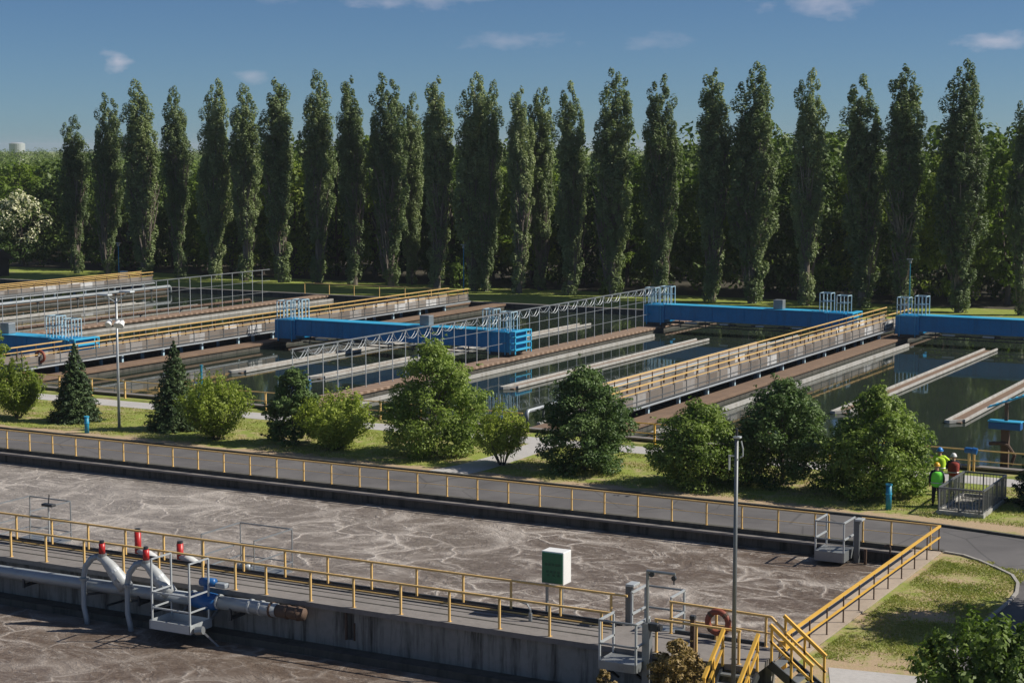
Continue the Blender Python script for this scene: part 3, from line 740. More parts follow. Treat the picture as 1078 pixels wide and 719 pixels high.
MB().bar((-35.3,46.35,.6),(-35.3,46.35,1.05),.05).bar((-35.3,46.05,.7),(-35.3,46.35,.7),.05).build('stand', M['steel'], t)
t = thing('probe_post', 'thin pole with a small probe head at the left back railing', 'pole', (-43.9,46.35,.8))
MB().cyl((-43.9,46.3,.7),(-43.9,46.3,2.35),.03,8).build('pole', M['palesteel'], t)
MB().bbox(-44.15,-43.65,46.2,46.42,2.33,2.43,.02).bar((-43.9,46.3,2.4),(-43.85,46.3,2.75),.03).build('probe_head', M['darksteel'], t)

# green board box
t = thing('control_box', 'green fronted white box on two legs above the back railing', 'box', (-23.4,46.35,1.0))
MB().bbox(-24.1,-23.36,46.2,46.72,1.95,2.95,.02).build('case', M['white'], t)
MB().box(-24.07,-23.39,46.17,46.197,1.99,2.91).build('front_panel', M['green'], t)
b = MB()
for z, xs_ in ((2.52,[-23.97,-23.86,-23.74,-23.62,-23.54]),(2.3,[-23.93,-23.8,-23.68,-23.55]),(2.2,[-23.9,-23.72,-23.55])):
    for x in xs_: b.box(x,x+.08,46.163,46.169,z,z+.07)
b.build('faded_print', M['darkgreen'], t)
for x in (-23.98,-23.48): MB().box(x-.035,x+.035,46.3,46.37,1.0,1.95).build('leg', M['steel'], t)
t = thing('hose_stand', 'bent grey hose stand on the deck beside the green box', 'stand', (-23.9,45.3,1.0))
MB().path([(-24.0,45.3,1.0),(-24.0,45.3,1.35),(-24.1,45.3,1.5),(-24.35,45.3,1.55)], .03, 6).cyl((-24.0,45.3,1.0),(-24.0,45.3,1.25),.06,8).build('pipe', M['steel'], t)

# grey gate platforms
def platform(name, label, x0, x1, y0, y1, z, gap, post=None, skirt=.22):
    """gap: the side left open ('near','far')"""
    t = thing(name, label, 'platform', ((x0+x1)/2,(y0+y1)/2,z), 'grey sluice gate platforms')
    MB().box(x0,x1,y0,y1,z-.05,z).box(x0,x1,y0-.03,y0,z-skirt,z+.02).box(x0,x1,y1,y1+.03,z-skirt,z+.02).box(x0-.03,x0,y0,y1,z-skirt,z+.02).box(x1,x1+.03,y0,y1,z-skirt,z+.02).build('tray', M['steel'], t)
    ends = (y0 if gap == 'far' else y1)
    for x in (x0,x1):
        for y in (y0+.03,y1-.03): MB().bar((x,y,z),(x,y,z+1.15),.055).build('post', M['palesteel'], t)
    for h in (1.15,.5):
        MB().bar((x0,y0,z+h),(x0,y1,z+h),.055).build('side_rail', M['palesteel'], t)
        MB().bar((x1,y0,z+h),(x1,y1,z+h),.055).build('side_rail', M['palesteel'], t)
        MB().bar((x0,ends,z+h),(x1,ends,z+h),.05).build('end_rail', M['steel'], t)
    if post:
        MB().box(post[0]-.1,post[0]+.1,post[1]-.07,post[1]+.07,-1.5,post[2]).build('gate_post', M['fence'], t)
        MB().bbox(post[0]-.02,post[0]+.25,post[1]-.25,post[1]+.2,post[2]-.02,post[2]+.05,.01).build('gate_head', M['palesteel'], t)
    for x in (x0+.15, x1-.15): MB().bar((x,(y1 if gap=='far' else y0),z-.7),(x,ends,z-.1),.06).build('strut', M['darksteel'], t)
    return t
platform('gate_platform', 'grey platform hung on the near side of the walkway by the golden shrub', -20.65,-19.55,43.05,44.0,.86,'far')
platform('gate_platform', 'pale grey platform on the back of the walkway beside the life ring railing', -21.15,-19.9,46.27,47.3,.84,'near', post=(-21.3,46.45,2.2))
platform('gate_platform', 'lone grey platform on the road side wall of the foamy basin', -21.15,-20.05,62.85,64.2,-.12,'far', post=(-19.8,63.7,1.05), skirt=.35)
t = thing('gate_rods', 'two thin rusty gate rods standing in the foamy water', 'rod', (-19.4,63.6,-.6))
MB().cyl((-19.4,63.5,-1.2),(-19.4,63.5,.0),.06,8).cyl((-18.6,64.0,-1.2),(-18.6,64.0,.05),.04,8).path([(-18.6,64.0,.05),(-18.68,63.95,.14),(-18.8,63.9,.1)],.04,6).build('rod', M['rust'], t)

# davit crane
t = thing('davit_crane', 'grey davit post with a horizontal arm beside the near platform', 'crane', (-19.45,43.6,.0))
MB().box(-19.56,-19.34,43.5,43.72,-.5,1.95).build('lower_post', M['steel'], t)
MB().cyl((-19.45,43.6,1.95),(-19.45,43.6,3.42),.045,10).build('upper_post', M['steel'], t)
MB().cyl((-19.47,43.6,3.42),(-18.62,43.6,3.42),.04,10).bar((-19.45,43.6,3.25),(-19.28,43.6,3.42),.04).build('arm', M['steel'], t)
MB().cyl((-18.66,43.56,3.3),(-18.66,43.64,3.3),.07,10).cyl((-19.32,43.56,3.33),(-19.32,43.64,3.33),.07,10).bar((-18.66,43.6,3.25),(-18.66,43.6,3.12),.03).build('pulley', M['darksteel'], t)
MB().bbox(-19.4,-19.1,43.5,43.7,1.75,1.98,.03).cyl((-19.1,43.6,1.86),(-19.02,43.6,1.86),.1,10).build('winch', M['darksteel'], t)

# life ring and its dark post
def torus(c, R0, r, axis='y', n=28, m=10):
    return MB().path([(c[0]+R0*math.cos(a), c[1], c[2]+R0*math.sin(a)) for a in [2*math.pi*i/n for i in range(n)]], r, m, close=True)
t = thing('life_ring', 'faded red life ring hanging on the back yellow railing', 'life ring', (-18.3,45.95,1.5))
torus((-18.3,45.96,1.55),.31,.09).build('ring', M['ringred'], t, smooth=True)
b = MB()
for a in (45,135,225,315): b.cyl((-18.3+.31*math.cos(R(a))-.045*math.sin(R(a)),45.96,1.55+.31*math.sin(R(a))+.045*math.cos(R(a))),(-18.3+.31*math.cos(R(a))+.045*math.sin(R(a)),45.96,1.55+.31*math.sin(R(a))-.045*math.cos(R(a))),.097,10)
b.build('rope_band', M['rust'], t)
t = thing('stub_post', 'dark post clamped to the near railing right of the golden shrub', 'post', (-18.35,44.2,1.0))
MB().box(-18.41,-18.29,44.17,44.27,1.0,2.05).build('shaft', M['rust'], t)
MB().bbox(-18.43,-18.27,44.14,44.3,2.05,2.16,.02).build('cap', M['darksteel'], t)

# stairs at the walkway end
def stair(name, label, p, d, w, n, rise, run, hr, mat):
    """p: top edge corner, d: descending direction, w: side vector"""
    t = thing(name, label, 'stairs', p)
    p = Vector(p); d = Vector(d); w = Vector(w); z = Vector((0,0,1))
    b = MB()
    for i in range(n):
        a = p + d*run*i - z*rise*(i+1); q = [a, a+w, a+w+d*run*1.1, a+d*run*1.1]
        b.add([v - z*.05 for v in q] + q, [(0,3,2,1),(4,5,6,7),(0,1,5,4),(1,2,6,5),(2,3,7,6),(3,0,4,7)])
    b.build('treads', M['steel'], t)
    end = p + d*run*n - z*rise*n
    for s_ in (Vector((0,0,0)), w):
        MB().bar(p+s_-z*.15, end+s_-z*.05, .06, .24).build('stringer', M['darksteel'], t)
        if hr:
            MB().bar(p+s_+z*.95, end+s_+z*.95, .09, .09).build('handrail', mat, t)
            MB().bar(p+s_+z*.5, end+s_+z*.5, .06, .06).build('mid_rail', mat, t)
            for f in (.04,.5,.96):
                c = p.lerp(end, f) + s_; MB().bar(c-z*.1, c+z*.95, .06).build('post', mat, t)
    return t
stair('steel_stairs', 'steel stairs with yellow handrails going down toward the viewer', (-17.35,44.0,1.0), (0,-1,0), (1.0,0,0), 5, .2, .28, True, M['orange'])
stair('steel_stairs', 'short steel stairs with yellow handrails going down to the white path', (-16.4,45.05,1.0), (1,0,0), (0,1.1,0), 5, .2, .25, True, M['orange'])
t = thing('yellow_plate', 'upright orange yellow plate at the corner of the basin end railing', 'plate', (-16.75,47.2,.05))
MB().bbox(-16.9,-16.66,47.15,47.25,.05,.9,.02).build('plate', M['orange'], t)

# ------------------------------------------------------------------ lamp posts, bollards
t = thing('lamp_post', 'tall plain grey pole before the near walkway, bare top', 'lamp post', (-16.78,43.3,0))
MB().cyl((-16.78,43.3,0),(-16.78,43.3,7.4),.062,14,.05).build('pole', M['fence'], t, smooth=True)
MB().bbox(-16.86,-16.66,43.22,43.38,7.36,7.42,.02).path([(-16.65,43.3,7.3),(-16.6,43.3,7.1),(-16.6,43.3,6.9),(-16.68,43.3,6.85)],.02,6).bar((-16.98,43.3,6.9),(-16.98,43.3,6.5),.04).bar((-16.98,43.3,6.88),(-16.78,43.3,6.88),.03).build('bracket', M['palesteel'], t)
MB().cyl((-16.78,43.3,7.43),(-16.78,43.3,7.62),.04,8).build('cap', M['darksteel'], t)
t = thing('lamp_post', 'tall pale lamp post with two arms and three floodlights on the left grass', 'lamp post', (-63.4,72.4,0))
MB().cyl((-63.4,72.4,0),(-63.4,72.4,7.0),.085,12,.05).build('pole', M['palesteel'], t, smooth=True)
for sx, dz in ((-.8,.12),(.75,.35)):
    a = MB().bar((-63.4,72.4,6.75),(-63.4+sx,72.4,6.95+dz),.05).build('arm', M['palesteel'], t)
    MB().bbox(-63.4+sx-.4,-63.4+sx+.4,72.2,72.6,6.95+dz,7.07+dz,.05).build('lamp_head', M['palesteel'], a)
MB().bar((-63.85,72.4,5.85),(-62.95,72.4,5.85),.05).build('crossbar', M['palesteel'], t)
for x in (-63.8,-63.2,-62.95): MB().cyl((x,72.35,5.75),(x+.05,72.1,5.55),.12,10,.2).build('floodlight', M['white'], t)
def far_lamp(x, y, h, label, head):
    t = thing('lamp_post', label, 'lamp post', (x,y,0))
    MB().cyl((x,y,0),(x,y,h),.065,8,.045).build('pole', M['teal'] if head else M['steel'], t)
    MB().bbox(x-.32,x+.22,y-.12,y+.12,h,h+.1,.03).bbox(x-.1,x+.1,y-.14,y+.14,h-.3,h-.05,.03).build('lamp_head', M['steel'], t)
far_lamp(-89.9,155.1,5.1, 'thin blue grey lamp post on the grass below the middle poplars', True)
far_lamp(-132.7,152.1,4.3, 'thin blue lamp post at left between two poplar trunks', True)
far_lamp(-43.0,152.0,5.2, 'thin blue lamp post behind the right blue bridge', True)
for x, y, h, lb in ((-20.75,71.0,1.05,'turquoise blue bollard on the grass left of the workers'),(-63.7,70.2,.85,'turquoise blue bollard beside the left spruce')):
    t = thing('bollard', lb, 'bollard', (x,y,0), 'blue hydrant bollards')
    MB().cyl((x,y,0),(x,y,h),.12,14).build('body', M['teal'], t, smooth=True)
    MB().cyl((x,y,h),(x,y,h+.05),.14,14).cyl((x,y,h*.62),(x,y,h*.62+.06),.135,14).build('cap', M['palebluepaint'], t)
t = thing('utility_cabinet', 'small white cabinet on the grass by the left blue lamp post', 'cabinet', (-131.5,151.5,0))
MB().bbox(-131.9,-131.1,151.3,151.8,.1,1.3,.04).build('case', M['white'], t); MB().box(-131.95,-131.05,151.25,151.85,0,.1).build('plinth', M['concrete'], t)

# ------------------------------------------------------------------ stairwell guard, gate drives
t = thing('stairwell_guard', 'grey barred railing round a stairwell beside the workers', 'railing', (-17.8,73.2,0))
X0, X1, YA, YB = -18.65, -16.95, 71.2, 75.2
MB().box(X0-.12,X1+.12,YA-.12,YA,0,.16).box(X0-.12,X1+.12,YB,YB+.12,0,.16).box(X0-.12,X0,YA,YB,0,.16).box(X1,X1+.12,YA,YB,0,.16).build('kerb', M['palecon'], t)
MB().box(X0,X1,YA,YB,.004,.05).build('cover_plate', M['concrete'], t)
def panel(p, q):
    p = Vector(p); q = Vector(q); b = MB(); L = (q-p).length; n = int(L/.13)
    b.bar(p+Vector((0,0,1.1)), q+Vector((0,0,1.1)), .07); b.bar(p+Vector((0,0,.22)), q+Vector((0,0,.22)), .04)
    for i in range(n+1):
        c = p.lerp(q, i/n); b.bar(c+Vector((0,0,.16 if i % 6 == 0 else .22)), c+Vector((0,0,1.08)), .05 if i % 6 == 0 else .022)
    b.build('fence_panel', M['fence'], t)
panel((X0-.05,YA-.05,0),(X1+.05,YA-.05,0)); panel((X0-.05,YB+.05,0),(X1+.05,YB+.05,0)); panel((X0-.05,YA,0),(X0-.05,YB,0)); panel((X1+.05,YA,0),(X1+.05,YB,0))

def gate_drive(x, y, label, big):
    t = thing('gate_drive', label, 'valve drive', (x,y,0))
    MB().box(x-(.18 if big else .05),x+(.18 if big else .05),y-(.12 if big else .05),y+(.12 if big else .05),0,1.9 if big else .95).build('column', M['rust'] if big else M['yellow'], t)
    if big:
        MB().bbox(x-.75,x+.75,y-.3,y+.25,1.85,2.2,.05).build('gearbox', M['valveblue'], t)
        MB().bbox(x-.78,x+.78,y-.33,y+.28,2.2,2.26,.02).build('lid', M['palebluepaint'], t)
        MB().box(x-.06,x+.1,y-.06,y+.06,2.26,3.1).build('spindle', M['rust'], t)
        b = MB()
        for i in range(6): b.bar((x-.8+.3*i,y+.1,2.85+.12*i),(x-.8+.3*i,y+.5,2.85+.12*i),.07)
        b.bar((x-.9,y+.1,2.8),(x+.9,y+.1,3.5),.07).bar((x-.9,y+.5,2.8),(x+.9,y+.5,3.5),.07); b.build('ladder_frame', M['palebluepaint'], t)
        MB().path([(x+.35,y-.2,.2),(x+.5,y-.25,.7),(x+.2,y-.25,1.1),(x-.2,y-.2,1.2),(x-.7,y-.2,1.15)],.09,8).build('side_pipe', M['rust'], t)
    else:
        MB().bbox(x-.22,x+.15,y-.14,y+.14,.95,1.2,.06).cyl((x+.15,y,1.08),(x+.36,y,1.04),.16,12).build('motor', M['valveblue'], t)
gate_drive(-18.75,83.0, 'tall rusty gate drive with blue gearbox and ladder at the right edge', True)
gate_drive(-19.9,80.9, 'small blue gate motor on a yellow post behind the workers', False)
for x, y, h, lb in ((-64.4,80.7,2.4,'thin turquoise pipe stub by the tank front at left'),):
    t = thing('pipe_stub', lb, 'pipe', (x,y,0)); MB().cyl((x,y,0),(x,y,h),.07,8).build('pipe', M['teal'], t); MB().cyl((x,y,h),(x,y,h+.05),.1,8).build('cap', M['teal'], t)
t = thing('blue_cabinet', 'small blue cabinet on a stand at the tank front behind the left trees', 'cabinet', (-57.7,81.9,0))
MB().bbox(-60.0+.8,-58.1,82.2,82.8,1.2,1.75,.06).build('case', M['valveblue'], t); MB().box(-58.75,-58.55,82.4,82.6,.2,1.2).build('stand', M['rust'], t)
t = thing('life_ring', 'orange life ring on the yellow railing at the left edge', 'life ring', (-84.2,87.4,1.4), )
torus((-84.0+1.95,86.2,1.35),.34,.1).build('ring', M['ringred'], t, smooth=True)

# ------------------------------------------------------------------ foliage
def leaf_obj(name, mat, C, N, size, parent, asp=.55, label=None, fold=.25):
    n = len(C); rv = RNG.normal(size=(n,3)); N = N/np.maximum(np.linalg.norm(N,axis=1,keepdims=True),1e-6)
    T = np.cross(N, rv); T /= np.maximum(np.linalg.norm(T,axis=1,keepdims=True),1e-6); B = np.cross(N,T)
    s = size[:,None] if isinstance(size,np.ndarray) else size
    f = N*s*fold
    P = np.stack([C+T*s, C+B*s*asp+f, C-T*s, C-B*s*asp+f], 1).reshape(-1,3)
    base = np.array(origin(parent)) if parent else np.zeros(3)
    P = P - base
    me = bpy.data.meshes.new(name); me.vertices.add(4*n); me.vertices.foreach_set('co', P.astype(np.float32).ravel())
    me.loops.add(4*n); me.loops.foreach_set('vertex_index', np.arange(4*n,dtype=np.int32))
    me.polygons.add(n); me.polygons.foreach_set('loop_start', np.arange(0,4*n,4,dtype=np.int32)); me.polygons.foreach_set('loop_total', np.full(n,4,dtype=np.int32))
    me.materials.append(mat); me.update(calc_edges=True); me.validate()
    o = bpy.data.objects.new(name, me); COL.objects.link(o)
    if parent: o.parent = parent
    if label: o['label'] = label
    return o

def blob_leaves(blobs, per, size, outw=.8, lo=.55):
    """blobs: (center, radii(3), weight)"""
    Cs, Ns = [], []
    for c, r, w in blobs:
        k = max(3, int(per*w)); d = RNG.normal(size=(k,3)); d /= np.linalg.norm(d,axis=1,keepdims=True)
        rad = RNG.uniform(lo,1,(k,1))**.6
        Cs.append(np.array(c)+d*rad*np.array(r)); Ns.append(d*outw+RNG.normal(size=(k,3))*.42+np.array([0,0,.6]))
    C = np.concatenate(Cs); N = np.concatenate(Ns)
    return C, N, RNG.uniform(.65,1.25,len(C))*size

def crown_blobs(cx, cy, z0, z1, rfun, n, br, squash=.75, lo=.5):
    """n clumps spread through a crown whose radius at relative height h is rfun(h)"""
    out = []
    for i in range(n):
        h = random.random()**.9; a = random.random()*2*math.pi; R0 = rfun(h)
        q = math.sqrt(random.uniform(lo**2, 1)); s = br*random.uniform(.65,1.3)*(.55+.45*min(1,R0/max(rfun(.4),.01)))
        q *= random.uniform(.85,1.08)
        out.append(((cx+R0*q*math.cos(a), cy+R0*q*math.sin(a), z0+(z1-z0)*h), (s,s,s*squash), (s/br)**2))
    return out

def trunk_mb(x, y, z1, r, limbs, bend=.25, n=8):
    b = MB(); pts = []; k = 7
    for i in range(k): f = i/(k-1); pts.append((x+random.uniform(-bend,bend)*f*.5, y+random.uniform(-bend,bend)*f*.5, -.05+z1*f))
    b.path(pts, [r*(1-.85*i/(k-1)) for i in range(k)], n)
    for (lx, ly, lz) in limbs:
        f = random.uniform(.25,.75); p = Vector(pts[min(k-1,int(f*(k-1)))]); q = Vector((lx,ly,lz))
        if q.z < p.z: p = Vector(pts[1])
        m = p.lerp(q,.5)+Vector((0,0,.15*(q-p).length)); b.path([p,m,q],[r*.45,r*.28,r*.08],5)
    return b

# poplars -----------------------------------------------------------
def poplar(h, rmax, seed, bare):
    """prototype at the origin"""
    random.seed(seed); t = thing('poplar_tree', 'x', 'tree', (0,0,0))
    def rf(z):
        f = z/h
        return max(.2, rmax*(.3+.7*min(1, f/.42))*(1-.4*max(0, (f-.45)/.55)))
    # a leader and a dozen ascending plumes, each a slender spindle with its own tip
    plumes = [((0, 0, h*.04), (.35*math.sin(5+seed), 0, h), .6*rmax)]
    nb = 18
    for i in range(nb):
        a = 6.283*i/nb*3.4+random.uniform(-.4, .4); top = h*(.4+.57*((i+.5)/nb)**.75)*random.uniform(.92, 1.03)
        z0 = max(h*.03, top-h*random.uniform(.3, .46)); q = rf(.6*top)*random.uniform(.45, .8)*(1-.35*max(0, top/h-.6)/.4)
        plumes.append(((q*.25*math.cos(a), q*.25*math.sin(a), z0), (q*math.cos(a+.2), q*math.sin(a+.2), min(top, h*.985)), rmax*random.uniform(.3, .44)))
    blobs = []
    for (p, q, r) in plumes:
        p = Vector(p); q = Vector(q); L = (q-p).length
        n = int(L*2.6); main = r > .55*rmax
        for k in range(n):
            u = (k+random.random())/n
            if main: u = u**.8
            w = r*(min(1, .25+u*2.2))*math.sqrt(max(0, 1-max(0, (u-.72)/.3)**2))+.05
            c = p.lerp(q, u); c.x += math.sin(u*3+seed)*.12; a = random.random()*6.283; d = w*math.sqrt(random.random())
            f = c.z/h
            if .1 < f < .5 and random.random() < bare*(1-f/.5)*1.05: continue
            s = random.uniform(.24, .55)*(1 if f < .9 else .75)
            blobs.append(((c.x+d*math.cos(a), c.y+d*math.sin(a), c.z), (s*.8, s*.8, s*1.7), s/.42))
    for i in range(24):
        a = random.random()*6.28; q = random.uniform(.3,.6); blobs.append(((q*math.cos(a),q*math.sin(a),random.uniform(.2,3.0)),(.32,.32,.65),.6))
    C, N, sz = blob_leaves(blobs, 105, .112, 1.0, .6)
    leaf_obj('crown', M['poplarleaf'], C, N, sz, t, .6)
    b = MB(); pts = [(.35*math.sin(f*5+seed)*min(1,f*3),0,f*h*.93-.1) for f in [i/8 for i in range(9)]]
    b.path(pts,[.34,.3,.27,.24,.2,.16,.12,.07,.03],10)
    for i in range(85):
        z = random.uniform(.5,h*.55); a = random.random()*2*math.pi; R0 = rf(z+2.5)*random.uniform(.4,.8); L = random.uniform(2.2,4.5)
        x0 = .35*math.sin(z/h*5+seed)
        b.path([(x0,0,z),(x0+R0*.6*math.cos(a),R0*.6*math.sin(a),z+L*.35),(x0+R0*math.cos(a),R0*math.sin(a),z+L)],[.1,.07,.03],4)
    b.build('trunk', M['poplarbark'], t)
    return t
PROTO = [poplar(22.5,1.85,1,.25), poplar(22.5,1.85,2,.6), poplar(22.5,1.6,3,1.0), poplar(22.5,2.15,4,.4), poplar(22.5,1.7,5,.8)]
pops = [(-146.5,160.5,18.4),(-141.6,160.5,21.1),(-136.2,160.5,22.5),(-130.8,160.5,21.5),(-125.9,160.5,22.4),(-121.5,160.5,21.6),(-116.5,160.5,22.4),(-111.6,160.5,22.9),(-106.8,160.5,22.4),(-102.0,160.5,22.6),(-102.0,164.5,20.6),(-96.3,160.5,22.2),(-91.9,160.8,22.5),(-90.2,160.3,21.6),(-86.4,160.5,21.0),(-86.0,164.5,21.2),(-80.5,160.5,21.3),(-75.6,160.5,22.5),(-70.5,160.5,21.8),(-65.0,160.5,22.3),(-60.8,160.5,22.8),(-55.4,160.5,21.9),(-50.0,160.5,21.4),(-46.0,160.5,22.3),(-40.8,160.5,22.6),(-35.2,160.5,19.6)]
kinds = [1,3,0,1,3,1,2,1,2,3,0,2,3,0,2,4,0,3,3,2,3,1,0,2,3,1]
names = ['first','second','third','fourth','fifth','sixth','seventh','eighth','ninth','tenth','eleventh','twelfth','thirteenth','fourteenth','fifteenth','sixteenth','seventeenth','eighteenth','nineteenth','twentieth','twenty-first','twenty-second','twenty-third','twenty-fourth','twenty-fifth','twenty-sixth']
look = ['dense dark','slim','thin bare-trunked','broad leafy','half bare']
used = set()
for i, ((x,y,h),k) in enumerate(zip(pops,kinds)):
    lab = '%s Lombardy poplar, %s from the left in the tall row' % (look[k], names[i])
    o = PROTO[k] if k not in used else copy_tree(PROTO[k])
    used.add(k); o.location = (x,y,0); s = h/22.5; w = s*random.Random(i).uniform(1.02,1.38)
    if 'twenty' not in names[i] and i in (10,13,15): w *= .8
    o.scale = (w,w,s); o.rotation_euler = (random.Random(i+9).uniform(-.02,.02),random.Random(i+19).uniform(-.025,.025),random.Random(i+50).uniform(0,6.28)); tag(o, lab, 'tree', 'row of tall Lombardy poplars')

# broadleaf trees behind ---------------------------------------------
def broadleaf(h, r, seed, mat, lsize=.24, n=120, per=70, name='broadleaf_tree', low=.06):
    random.seed(seed); t = thing(name, 'x', 'tree', (0,0,0))
    rf = lambda f: r*(.45+.75*math.sin(math.pi*min(1,.12+.86*f))**.8)*(1 if f < .8 else .85)
    bl = crown_blobs(0,0,h*low,h*.95,rf,n,r*.27,.8,.35)
    C,N,sz = blob_leaves(bl, per, lsize)
    leaf_obj('crown', mat, C, N, sz, t)
    trunk_mb(0,0,h*.8,.28,[b[0] for b in bl[:14]]).build('trunk', M['bark'], t)
    return t
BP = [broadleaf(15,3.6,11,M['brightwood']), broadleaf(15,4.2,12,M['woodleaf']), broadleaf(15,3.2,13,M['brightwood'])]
used = set()
bgt = []
pg = sorted(p[0] for p in pops)
for i in range(len(pg)-1):
    if pg[i+1]-pg[i] > 3: bgt.append(((pg[i]+pg[i+1])/2, i))
rr = random.Random(77)
for j,(x,i) in enumerate(bgt):
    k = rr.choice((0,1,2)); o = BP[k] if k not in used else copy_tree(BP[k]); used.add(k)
    hh = {0:13,1:13,2:13.5,3:14,4:14.5}.get(i, 16.3) + rr.uniform(-3.2,2.2)
    if x > -62: hh += 1.5
    y = rr.uniform(169,173); o.location = (x*(y/160.5)*.3 + x*.7 + .0, y, 0); o.scale = (rr.uniform(.8,1.05),)*2+(hh/15,); o.rotation_euler = (0,0,rr.uniform(0,6))
    tag(o, 'green broadleaf tree filling the gap between the %s and %s poplars' % (names[i], names[i+1]), 'tree', 'broadleaf trees behind the poplars')
# left group
for x,y,hh,w,lb in ((-171,176,13.5,1.1,'broad green tree at the left frame edge behind the blossoming shrub'),(-163,181,14.5,1.2,'rounded green tree behind the white blossoming tree at left'),(-154,173,13,1.0,'dark green tree just left of the first poplar'),(-178,186,13,1.2,'green tree at far left under the distant tower')):
    o = copy_tree(BP[rr.choice((0,1,2))]); o.location = (x,y,0); o.scale = (w,w,hh/15); tag(o, lb, 'tree', 'broadleaf trees behind the poplars')
random.seed(21)
t = thing('elder_tree', 'rounded elder covered in cream blossom at the left edge', 'tree', (-160.5,166,0))
bl = crown_blobs(-160.5,166,.6,9.0,lambda f: 3.6*math.sin(math.pi*min(1,.2+.78*f))**.6,90,1.0,.8,.5)
C,N,sz = blob_leaves(bl,60,.2); leaf_obj('crown', M['woodleaf'], C,N,sz,t)
C2,N2,s2 = blob_leaves([((c[0]+.1,c[1]-.25,c[2]+.3),(q[0]*1.0,q[1]*1.0,q[2]*.9),w) for c,q,w in bl if c[2] > 2.8 and c[1] < 167.5 and random.random() < .85],55,.2,1.0,.8); leaf_obj('blossom', M['blossom'], C2,N2,s2,t)
trunk_mb(-160.5,166,6,.25,[b[0] for b in bl[:10]]).build('trunk', M['bark'], t)

# the wood behind: one uncountable mass
random.seed(31)
bl = []
for i in range(300):
    y = 178+random.random()**1.3*75; x = random.uniform(-230, -5)
    hh = random.uniform(9.5,16.5) + (2.0 if x > -85 else 0)
    if x < -145: hh = random.uniform(9.5,13)
    r = random.uniform(3,4.6)
    for k in range(18):
        f = random.random()**.75; a = random.random()*6.28; q = r*math.sin(math.pi*min(1,.3+.68*f))*random.uniform(.4,1)
        s = random.uniform(1.2,2.0); bl.append(((x+q*math.cos(a),y+q*math.sin(a),.4+hh*.93*f),(s,s,s*.85),1))
for i in range(900):
    y = 250+random.random()**1.5*900; x = -y*random.uniform(.05,1.25)
    hh = random.uniform(9,13) if y < 420 else random.uniform(11,15.5)
    r = random.uniform(4,7)
    for k in range(6):
        a = random.random()*6.28; q = r*random.uniform(.1,.9)
        s = random.uniform(1.8,3.0); bl.append(((x+q*math.cos(a),y+q*math.sin(a),hh*random.uniform(.55,.9)),(s,s,s*.8),1))
C,N,sz = blob_leaves(bl, 34, .42)
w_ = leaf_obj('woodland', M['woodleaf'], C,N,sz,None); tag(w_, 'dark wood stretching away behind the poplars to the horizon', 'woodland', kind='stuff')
# understorey hedge mass between the trunks
bl = []
for i in range(760):
    x = random.uniform(-190,-12); y = random.uniform(174,178.5); z = random.uniform(.2,8)
    s = random.uniform(.8,1.5); bl.append(((x,y,z),(s,s,s*.8),1))
C,N,sz = blob_leaves(bl, 40, .3)
tag(leaf_obj('undergrowth', M['woodleaf'], C,N,sz,None), 'shadowy undergrowth between the trunks at the wood edge', 'undergrowth', kind='stuff')
for x,y,h,lb in ((-95.2,163.5,3.0,'small bright bush at the foot of the poplars in the middle'),(-55.5,166,4.2,'pale leafed bush below the poplars above the right blue bridge'),(-77.8,163,4.5,'young poplar shoot between two tall trunks near the middle')):
    random.seed(int(-x)); t = thing('wood_edge_bush', lb, 'bush', (x,y,0))
    bl = crown_blobs(x,y,.2,h,lambda f: (1.5 if h < 4.4 else .6)*math.sin(math.pi*min(1,.25+.7*f)),34,.5,.8,.4); C,N,sz = blob_leaves(bl,50,.15)
    leaf_obj('foliage', M['mapleleaf'], C,N,sz,t); trunk_mb(x,y,h*.6,.08,[b[0] for b in bl[:6]]).build('stem', M['bark'], t)

# garden trees along the road ----------------------------------------
def leafy(name, label, x, y, h, r, mat, seed, low=.04, lsize=.075, n=150, per=140, shape='egg', cat='tree', stems=1, tr=.11, br=None, up=0):
    random.seed(seed); t = thing(name, label, cat, (x,y,0))
    if shape == 'egg': rf = lambda f: r*(math.sin(math.pi*min(1,.2+.8*f))**.65)*(1.06-.25*f)
    elif shape == 'cone': rf = lambda f: r*(1.0-.86*f)*(.55+.9*min(.5,f*2))
    else: rf = lambda f: r*(.28+.85*math.sin(math.pi*min(1,.05+.85*f))**.8)      # vase
    bl = crown_blobs(x,y,h*low,h*.97,rf,n,br or r*.23,.7 if not up else 1.5,.4)
    # ragged sprays past the outline
    for i in range(n//2):
        c,q,w = random.choice(bl); d = Vector((c[0]-x,c[1]-y,.35*r)).normalized()*random.uniform(.15,.42)*r*.7
        bl.append(((c[0]+d.x,c[1]+d.y,c[2]+d.z*(1.6 if up else .6)),(q[0]*.55,q[1]*.55,q[2]*.3),w*.28))
    C,N,sz = blob_leaves(bl, per, lsize, .75)
    leaf_obj('foliage', mat, C,N,sz,t)
    b = MB()
    for s_ in range(stems):
        a = 6.28*s_/stems; ox = .12*math.cos(a)*(stems > 1); oy = .12*math.sin(a)*(stems > 1)
        bb = trunk_mb(x+ox,y+oy,h*.75,tr if stems == 1 else tr*.6,[q[0] for q in random.sample(bl,10)],.3 if stems == 1 else .7)
        b.add(bb.v, bb.f)
    b.build('trunk', M['bark'], t)
    return t
